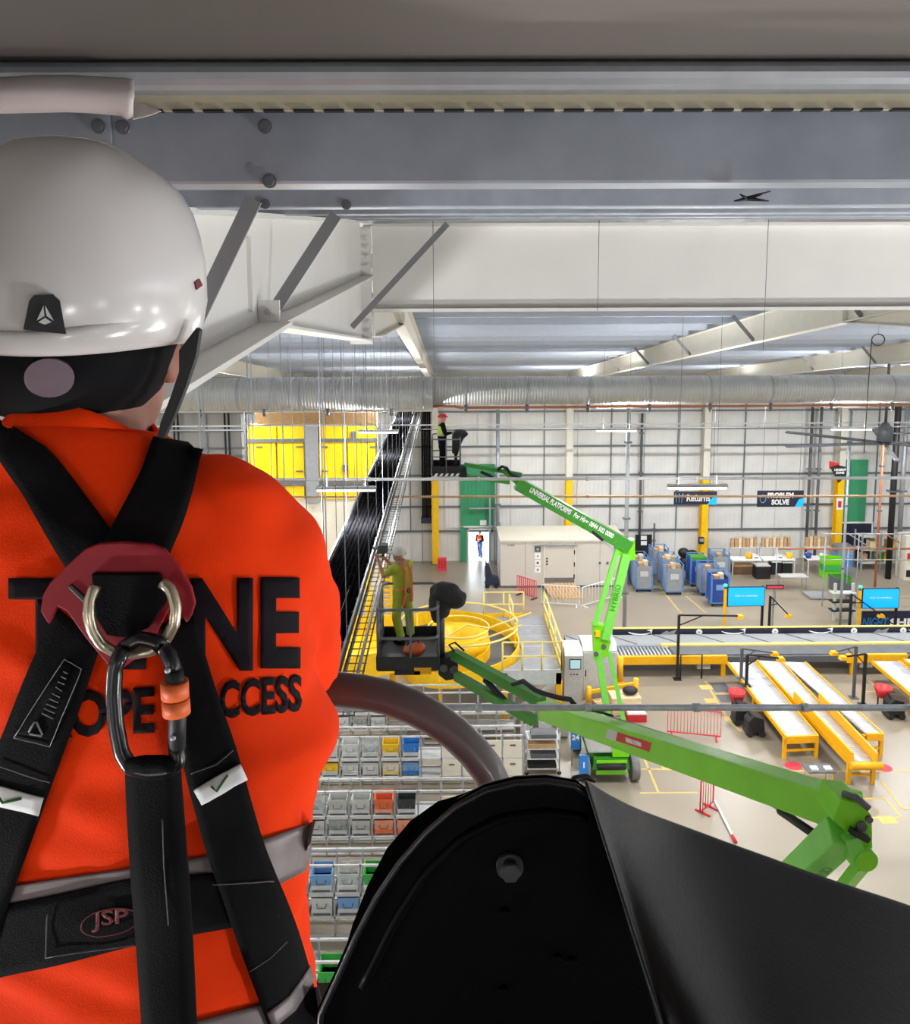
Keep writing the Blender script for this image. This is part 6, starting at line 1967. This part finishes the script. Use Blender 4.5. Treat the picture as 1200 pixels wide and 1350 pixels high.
def ribbon(L, Rr, name, m, parent, off=.006, th=.003, n=24, mcol=7, tree=None, flat=0):
    L, Rr = interp(L, n), interp(Rr, n)
    top, bot = [], []
    for a, b in zip(L, Rr):
        row = [(a[0] + (b[0] - a[0]) * k / (mcol - 1), a[1] + (b[1] - a[1]) * k / (mcol - 1)) for k in range(mcol)]
        top.append([conform(x, y, off + th, tree) for x, y in row]); bot.append([conform(x, y, off - .004, tree) for x, y in row])
    for _ in range(flat):                    # webbing bridges over the small folds of the cloth
        for g in (top, bot):
            h = [[p.copy() for p in r] for r in g]
            for i in range(1, n - 1):
                for j in range(mcol):
                    g[i][j] = h[i][j] * .4 + (h[i - 1][j] + h[i + 1][j]) * .3
    mb = MB()
    mb.grid(top); mb.grid([r[::-1] for r in bot])
    k = n * mcol
    q = lambda i, j: i * mcol + j
    w_ = lambda i, j: k + i * mcol + (mcol - 1 - j)
    for i in range(n - 1):
        mb.f.append((q(i, 0), q(i + 1, 0), w_(i + 1, 0), w_(i, 0))); mb.sm.append(False)
        mb.f.append((q(i, mcol - 1), w_(i, mcol - 1), w_(i + 1, mcol - 1), q(i + 1, mcol - 1))); mb.sm.append(False)
    for j in range(mcol - 1):
        mb.f.append((q(0, j), w_(0, j), w_(0, j + 1), q(0, j + 1))); mb.sm.append(False)
        mb.f.append((q(n - 1, j), q(n - 1, j + 1), w_(n - 1, j + 1), w_(n - 1, j))); mb.sm.append(False)
    return mb.build(name, m, parent)

def cloth_text(s, box, m, parent, off=.0025, bold=.04, skew=0, tree=None, name='lettering', font_extra=0):
    """text stretched to the pixel box x0,y0,x1,y1 and laid on the cloth"""
    me = text_mesh(s, 1.0, bold, 0)
    xs = [v.co.x for v in me.vertices]; ys = [v.co.y for v in me.vertices]
    a0, a1, b0, b1 = min(xs), max(xs), min(ys), max(ys)
    bm = bmesh.new(); bm.from_mesh(me)
    for k in range(1, 10):
        for ax, (lo, hi) in enumerate(((a0, a1), (b0, b1))):
            c = V((0, 0, 0)); c[ax] = lo + (hi - lo) * k / 10
            nn = V((0, 0, 0)); nn[ax] = 1
            bmesh.ops.bisect_plane(bm, geom=bm.verts[:] + bm.edges[:] + bm.faces[:], plane_co=c, plane_no=nn)
    x0, y0, x1, y1 = box
    for v in bm.verts:
        u, w_ = (v.co.x - a0) / (a1 - a0), (v.co.y - b0) / (b1 - b0)
        v.co = conform(x0 + (x1 - x0) * u, y1 + (y0 - y1) * w_ + skew * u, off, tree) - morg
    bmesh.ops.triangulate(bm, faces=bm.faces)
    bm.to_mesh(me); bm.free()
    me.materials.clear(); me.materials.append(M[m]); me.name = name
    o = bpy.data.objects.new(name, me); COL.objects.link(o); o.parent = parent; ORG[o.name] = morg
    so = o.modifiers.new('s', 'SOLIDIFY'); so.thickness = .0006; so.offset = 0
    return o
cloth_text('T', (12, 762, 112, 882), 'print', shirt, bold=.045)
cloth_text('Y', (116, 762, 240, 882), 'print', shirt, bold=.045)
cloth_text('N', (250, 762, 333, 884), 'print', shirt, bold=.045)
cloth_text('E', (343, 761, 395, 881), 'print', shirt, bold=.045)
cloth_text('ROPE', (58, 912, 204, 974), 'print', shirt, bold=.035, skew=-8)
cloth_text('ACCESS', (262, 900, 397, 950), 'print', shirt, bold=.035, skew=-12)
ribbon([(-60, 1186), (20, 1166), (100, 1154), (165, 1145), (270, 1128), (345, 1106), (416, 1082)], [(-60, 1214), (20, 1190), (100, 1178), (165, 1172), (270, 1186), (360, 1168), (402, 1147)], 'reflective_tape', 'reflective', shirt, .004, .001, 60, 8)
ribbon([(120, 1372), (260, 1345), (350, 1322), (420, 1300)], [(120, 1420), (260, 1400), (350, 1380), (430, 1350)], 'reflective_tape', 'reflective', shirt, .004, .001, 40, 8)
# collar: raised band round the neck
n = 40
cb = MB()
r0 = ring_at(572, 108, 100, .083, tilt=.02); r1 = ring_at(537, 106, 94, .08, tilt=.012, drop=.034); r2 = ring_at(537, 106, 88, .075, tilt=.012, drop=.034); r3 = ring_at(572, 108, 90, .075, tilt=.02)
cb.loft([r0, r1, r2, r3], cap=False); cb.build('collar', 'orange_cloth', shirt)

# body under the clothes: neck, head, arms, hands, legs in one skin
bd = MB()
hc = pt(108, 440, 1.0)
bd.sphere(hc, (.085, .1, .12)); bd.sphere(hc + V((0.01, .05, -.07)), (.065, .07, .075))
capsule(bd, hc + V((0, .0, -.06)), pt(112, 620, 1.0), .066, .074, 14)
ear = hc + V((.098, .0, -.045))
bd.sphere(hc + V((-.095, .02, -.03)), (.014, .026, .036)); bd.sphere(hc + V((.095, .02, -.03)), (.014, .026, .036))
capsule(bd, hc + V((0.01, .1, -.0)), hc + V((.01, .125, -.035)), .012, .018)
pv = V((pt(158, 1400).x, TY, 14.42)); ch = pt(140, 760, 1.0)
capsule(bd, ch, pv, .11, .12, 14)
for sx in (1, -1):
    X_ = lambda x: 150 + sx * (x - 150)
    s_, e_, w_ = pt(X_(352), 712, 1.03), pt(X_(380), 888, 1.19), pt(X_(285), 800, 1.38)
    capsule(bd, ch, s_, .075, .06); capsule(bd, s_, e_, .052, .042); capsule(bd, e_, w_, .042, .03)
    d = (w_ - e_).normalized(); sd = d.cross(V((0, 0, 1))).normalized(); pm = w_ + d * .05
    bd.sphere(pm, (.042, .045, .025))
    for k in range(4):
        o = pm + sd * (k - 1.5) * .021 + d * .035
        m_ = o + d * (.03, .036, .034, .026)[k] - V((0, 0, .006)); capsule(bd, o, m_, .0095, .009, 8); capsule(bd, m_, m_ + d * .015 - V((0, 0, .03)), .009, .008, 8)
    capsule(bd, pm - sd * .03 * sx * -1, pm - sd * .055 * sx * -1 + d * .035, .011, .01, 8)
    hp, kn_, an = pv + V((sx * .09, 0, -.0)), V((pv.x + sx * .11, TY + .02, 14.15)), V((pv.x + sx * .12, TY, PF + .09))
    capsule(bd, hp, kn_, .085, .06); capsule(bd, kn_, an, .055, .042)
fused_part(bd, .009, 'body', 'skin_dark', man, 3)
tr = MB()
capsule(tr, pv + V((.08, 0, .05)), pv + V((-.08, 0, .05)), .13)
for sx in (1, -1):
    kn_, an = V((pv.x + sx * .11, TY + .02, 14.15)), V((pv.x + sx * .12, TY, PF + .1))
    capsule(tr, pv + V((sx * .09, 0, 0)), kn_, .11, .085); tr.tube([kn_, an], [.085, .075], 12)
fused_part(tr, .014, 'trousers', 'dark_cloth', man, 3)
for sx in (1, -1):
    an = V((pv.x + sx * .12, TY, PF + .1)); b = MB()
    b.tube([an + V((0, 0, .06)), an - V((0, 0, .05))], [.065, .06], 12); capsule(b, an + V((0, -.02, -.05)), an + V((0, .15, -.055)), .046, .043)
    fused_part(b, .012, 'boot', 'black', man, 2)

# helmet
hx, hy = 97, 345
roll = R(4)
pivot = pt(hx, hy, 1.0)
def hring(y, hw, dmul=1.08, n=48, lift=0, side=0):
    l, r = pt(hx - hw, y), pt(hx + hw, y); c = (l + r) / 2; a = (r.x - l.x) / 2
    res = []
    for k in range(n):
        q = 2 * math.pi * k / n
        p = c + V((a * math.cos(q), a * dmul * math.sin(q), 0))
        # raised centre panel with soft shoulders
        mid = math.exp(-((p.x - c.x) / .062) ** 6) * lift
        p.z += mid + side * math.cos(q) ** 2
        p = pivot + Matrix.Rotation(roll, 3, 'Y') @ (p - pivot)
        res.append(p)
    return res
hs_ = [(440, 161), (432, 165), (416, 169), (385, 172), (357, 169), (329, 165), (298, 157), (267, 145), (244, 130), (226, 110), (213, 88), (205, 66), (199, 42), (196, 18)]
m = MB(); m.loft([hring(y, w_, lift=max(0, min(.01, (330 - y) * .0001))) for y, w_ in hs_])
hel = m.build('helmet', 'helmet_white', man)
hv = [v.co + morg for v in hel.data.vertices]
m = MB(); m.loft([hring(y, w_, side=sd_) for y, w_, sd_ in ((460, 146, .014), (461, 154, .016), (457, 161, .02), (448, 168, .026), (438, 170, .034), (433, 168, .04), (434, 150, .04), (455, 142, .016))], cap=False)
rim = m.build('rim', 'helmet_white', hel)
hb = BVHTree.FromPolygons(hv, [tuple(p.vertices) for p in hel.data.polygons])
def decal(poly, name, mm, parent, off, th=.004, tree=None):
    top = [conform(x, y, off + th, tree) for x, y in poly]; bot = [conform(x, y, off - .003, tree) for x, y in poly]
    k = len(poly); mb = MB()
    mb.add(top + bot, [tuple(range(k)), tuple(range(2 * k - 1, k - 1, -1))] + [(i, k + i, k + (i + 1) % k, (i + 1) % k) for i in range(k)])
    return mb.build(name, mm, parent)
bad = decal([(40, 396), (46, 389), (70, 388), (79, 396), (87, 439), (32, 433)], 'badge', 'black', hel, .003, .005, hb)
for poly in ([(58, 402), (59, 416), (50, 421)], [(60, 402), (71, 421), (62, 416)], [(52, 423), (60, 418), (68, 423), (60, 426)]):
    decal(poly, 'emblem', 'grey_light', bad, .0085, .001, hb)
decal([(256, 372), (262, 368), (266, 376), (258, 382)], 'vent', 'dull_red', hel, .001, .002, hb)
# dark cradle under the helmet, dial, chin strap
m = MB()
m.loft([hring(y, w_, dmul=.95) for y, w_ in ((440, 140), (462, 138), (485, 132), (510, 120), (530, 102), (546, 80))])
cr = m.build('cradle', 'dark_cloth', man)
cv_ = [v.co + morg for v in cr.data.vertices]
cbv = BVHTree.FromPolygons(cv_, [tuple(p.vertices) for p in cr.data.polygons])
decal([(66 + 32 * math.cos(a), 496 + 25 * math.sin(a)) for a in [k * math.pi / 12 for k in range(24)]], 'size_dial', 'mauve', cr, .004, .006, cbv)
mb = MB().slab([at(x, y, Y=.955) for x, y in ((259, 432), (263, 436), (258, 470), (244, 512), (228, 552), (215, 578), (207, 576), (212, 556), (226, 520), (236, 490), (236, 462))], (0, .012, 0))
mb.build('chin_strap', 'black', cr)
# harness
har = bpy.data.objects.new('harness', None); COL.objects.link(har); har.parent = man; ORG[har.name] = morg
ribbon([(-14, 545), (-8, 590), (30, 648), (85, 742), (110, 775)], [(60, 588), (75, 602), (104, 640), (150, 702), (190, 760)], 'strap', 'webbing', har, .007, .003, 30, 7, flat=3)
ribbon([(199, 580), (186, 620), (168, 660), (146, 700), (120, 760)], [(268, 592), (256, 640), (240, 690), (222, 735), (205, 775)], 'strap', 'webbing', har, .009, .003, 30, 7, flat=3)
ribbon([(78, 800), (40, 880), (0, 985), (-60, 1120), (-90, 1230)], [(134, 850), (108, 930), (58, 1066), (14, 1188), (-20, 1290)], 'strap', 'webbing', har, .009, .003, 34, 7, flat=3)
ribbon([(208, 822), (226, 900), (243, 1010), (272, 1120), (312, 1240), (352, 1350), (372, 1420)], [(256, 812), (282, 900), (316, 1000), (345, 1110), (383, 1205), (412, 1310), (420, 1420)], 'strap', 'webbing', har, .009, .003, 40, 7, flat=3)
ribbon([(-60, 1210), (0, 1193), (100, 1172), (170, 1156), (270, 1150), (350, 1146)], [(-60, 1300), (0, 1286), (100, 1264), (180, 1242), (270, 1226), (368, 1208)], 'belt', 'webbing', har, .006, .003, 36, 8, flat=2)
# stitched label, wear tags with tick marks
ribbon([(88, 866), (64, 910), (24, 968)], [(111, 880), (98, 920), (70, 980)], 'care_label', 'webbing', har, .013, .001, 10, 4)
for a, b in (((88, 866), (24, 968)), ((111, 880), (70, 980)), ((88, 866), (111, 880)), ((24, 968), (70, 980))):
    MB().tube([conform(a[0] + (b[0] - a[0]) * k / 8, a[1] + (b[1] - a[1]) * k / 8, .0155) for k in range(9)], .0005, 4).build('stitching', 'grey', har)
for k in range(9):
    x0_, y0_ = 86 - k * 3.2, 884 + k * 6.5
    MB().tube([conform(x0_, y0_, .0155), conform(x0_ + 6 + k * 1.1, y0_ + 3 + k * .5, .0155)], .0006, 4).build('print_line', 'grey', har)
tri_ = [(42, 962), (52, 945), (62, 966)]
for i in range(3):
    a, b = tri_[i], tri_[(i + 1) % 3]
    MB().tube([conform(a[0] + (b[0] - a[0]) * s, a[1] + (b[1] - a[1]) * s, .0155) for s in (.12, .5, .88)], .0012, 4).build('recycling_mark', 'grey', har)
for q, tick in (([(257, 1036), (316, 1004), (325, 1023), (267, 1055)], [(280, 1030), (286, 1037), (299, 1018)]), ([(-20, 1024), (62, 1047), (55, 1070), (-20, 1054)], [(4, 1044), (10, 1053), (34, 1046)])):
    tg = ribbon([q[0], q[1]], [q[3], q[2]], 'inspection_tag', 'white', har, .015, .001, 8, 4)
    MB().tube([conform(x, y, .0185) for x, y in tick], .0016, 5).build('tick_mark', 'tick_green', tg)
for P in ([(252, 1015), (285, 1004), (306, 986)], [(0, 1004), (30, 1014), (70, 1026)], [(327, 1276), (352, 1260), (388, 1224)], [(280, 1161), (330, 1158), (357, 1157)]):
    MB().tube([conform(x, y, .0145) for x, y in interp(P, 12)], .0007, 4).build('stitching', 'reflective', har)
ribbon([(348, 1332), (375, 1310), (402, 1272)], [(356, 1352), (384, 1330), (408, 1292)], 'strap_band', 'reflective', har, .014, .001, 10, 4)
cloth_text('JSP', (124, 1198, 172, 1224), 'dull_red', har, off=.0125, bold=.02, skew=-6)
MB().tube([conform(148 + 38 * math.cos(a), 1211 + 17 * math.sin(a) - 6 * math.cos(a), .0125) for a in [k * math.pi / 14 for k in range(28)]], .0008, 4, True).build('logo_ring', 'dull_red', har)
for P in ([(66, 1200), (64, 1258)], [(64, 1258), (178, 1240)]):
    MB().tube([conform(x, y, .0125) for x, y in interp(P, 10)], .0008, 4).build('panel_seam', 'grey_dark', har)
# red dorsal plate
Yp = .835
def flat_plate(poly, name, m, parent, Y, th, bevel=.0015, bow=.03):
    mb = MB(); pts = []
    for x, y in poly:
        pts.append(at(x, y, Y=Y + bow * ((x - 155) / 100) ** 2))
    mb.slab(pts, (0, th, 0))
    return mb.build(name, m, parent, bevel=bevel)
plate = [(53, 806), (56, 785), (66, 768), (92, 742), (112, 724), (130, 717), (160, 715), (200, 718), (216, 724), (236, 748), (252, 775), (257, 796), (252, 812), (246, 822), (236, 806), (224, 800), (206, 835), (180, 868), (158, 884), (146, 882), (110, 838), (88, 806), (76, 800), (64, 824)]
flat_plate(plate, 'dorsal_plate', 'plate_red', har, Yp, .006, bow=0)
flat_plate([(120, 757), (208, 757), (214, 772), (219, 792), (196, 828), (166, 842), (140, 838), (126, 815)], 'centre_webbing', 'webbing', har, Yp - .006, .008, bow=0)
flat_plate([(88, 774), (94, 770), (122, 796), (120, 806)], 'plate_slot', 'black', har, Yp - .002, .003, bow=0)
ring = [(126, 772), (118, 792), (117, 812), (122, 832), (134, 850), (152, 860), (176, 862), (200, 858), (218, 845), (230, 822), (232, 800), (226, 778), (214, 768)]
MB().tube([at(x, y, Y=Yp - .014 - .01 * math.sin(math.pi * (y - 768) / 94)) for x, y in interp(ring, 40)], .0058, 12).build('d_ring', 'steel_ring', har)

# carabiner and lanyard hanging from the ring
yc = .795
kb = thing('carabiner', 'black carabiner with orange locking sleeve hooked through the harness ring', 'carabiner', at(195, 1005, Y=yc))
body = [(232, 985), (236, 1004), (222, 1016), (196, 1018), (172, 1012), (160, 992), (153, 955), (150, 915), (152, 880), (162, 855), (184, 842), (206, 846), (222, 862), (230, 884)]
bd_ = MB().tube([at(x, y, Y=yc + (.012 if y < 860 else 0)) for x, y in interp(body, 48)], .0078, 12).build('frame', 'black_gloss', kb)
MB().tube([at(x, y, Y=yc) for x, y in ((229, 884), (232, 900), (234, 945), (233, 985))], .0088, 12).build('gate', 'black', kb)
sl = MB().tube([at(x, y, Y=yc) for x, y in ((230, 898), (231, 919))], .0135, 16).build('locking_sleeve', 'orange', kb)
MB().tube([at(x, y, Y=yc) for x, y in ((231.5, 921), (233, 941))], .0135, 16).build('locking_sleeve', 'orange', kb)
for p in ((221, 884), (228, 973)):
    c = at(*p, Y=yc - .009); MB().sphere(c, .003).build('rivet', 'galv', kb)
flat_ = [(164, 1005), (172, 1000), (230, 1000), (240, 1008)]
ln = thing('lanyard', 'broad black webbing lanyard hanging from the carabiner down the back', 'lanyard', at(215, 1400, Y=.8))
Lp, Rp = interp([(164, 1004), (166, 1060), (172, 1160), (180, 1260), (186, 1350), (190, 1430)], 20), interp([(236, 1004), (240, 1060), (248, 1160), (254, 1260), (258, 1350), (262, 1430)], 20)
mb = MB()
rg = []
for k, (a, b) in enumerate(zip(Lp, Rp)):
    y_ = .805 + .003 * math.sin(k * .7)
    p0, p1 = at(a[0], a[1], Y=y_), at(b[0], b[1], Y=y_)
    m0 = (p0 + p1) / 2 + V((0, -.005, 0))
    th = V((0, .005, 0))
    rg.append([p0, p0.lerp(m0, .5) + V((0, -.002, 0)), m0, m0.lerp(p1, .5) + V((0, -.002, 0)), p1, p1 + th, m0 + th, p0 + th])
mb.loft(rg); mb.build('webbing', 'webbing', ln)
MB().tube([at(x, y, Y=.79) for x, y in ((168, 1010), (190, 1006), (214, 1006), (234, 1010))], .008, 8).build('loop', 'webbing', ln)
MB().tube([at(x, y, Y=.797) for x, y in interp([(214, 1080), (216, 1140), (222, 1220)], 8)], .0006, 4).build('stitching', 'grey_dark', ln)

bpy.data.scenes.remove(TMP)
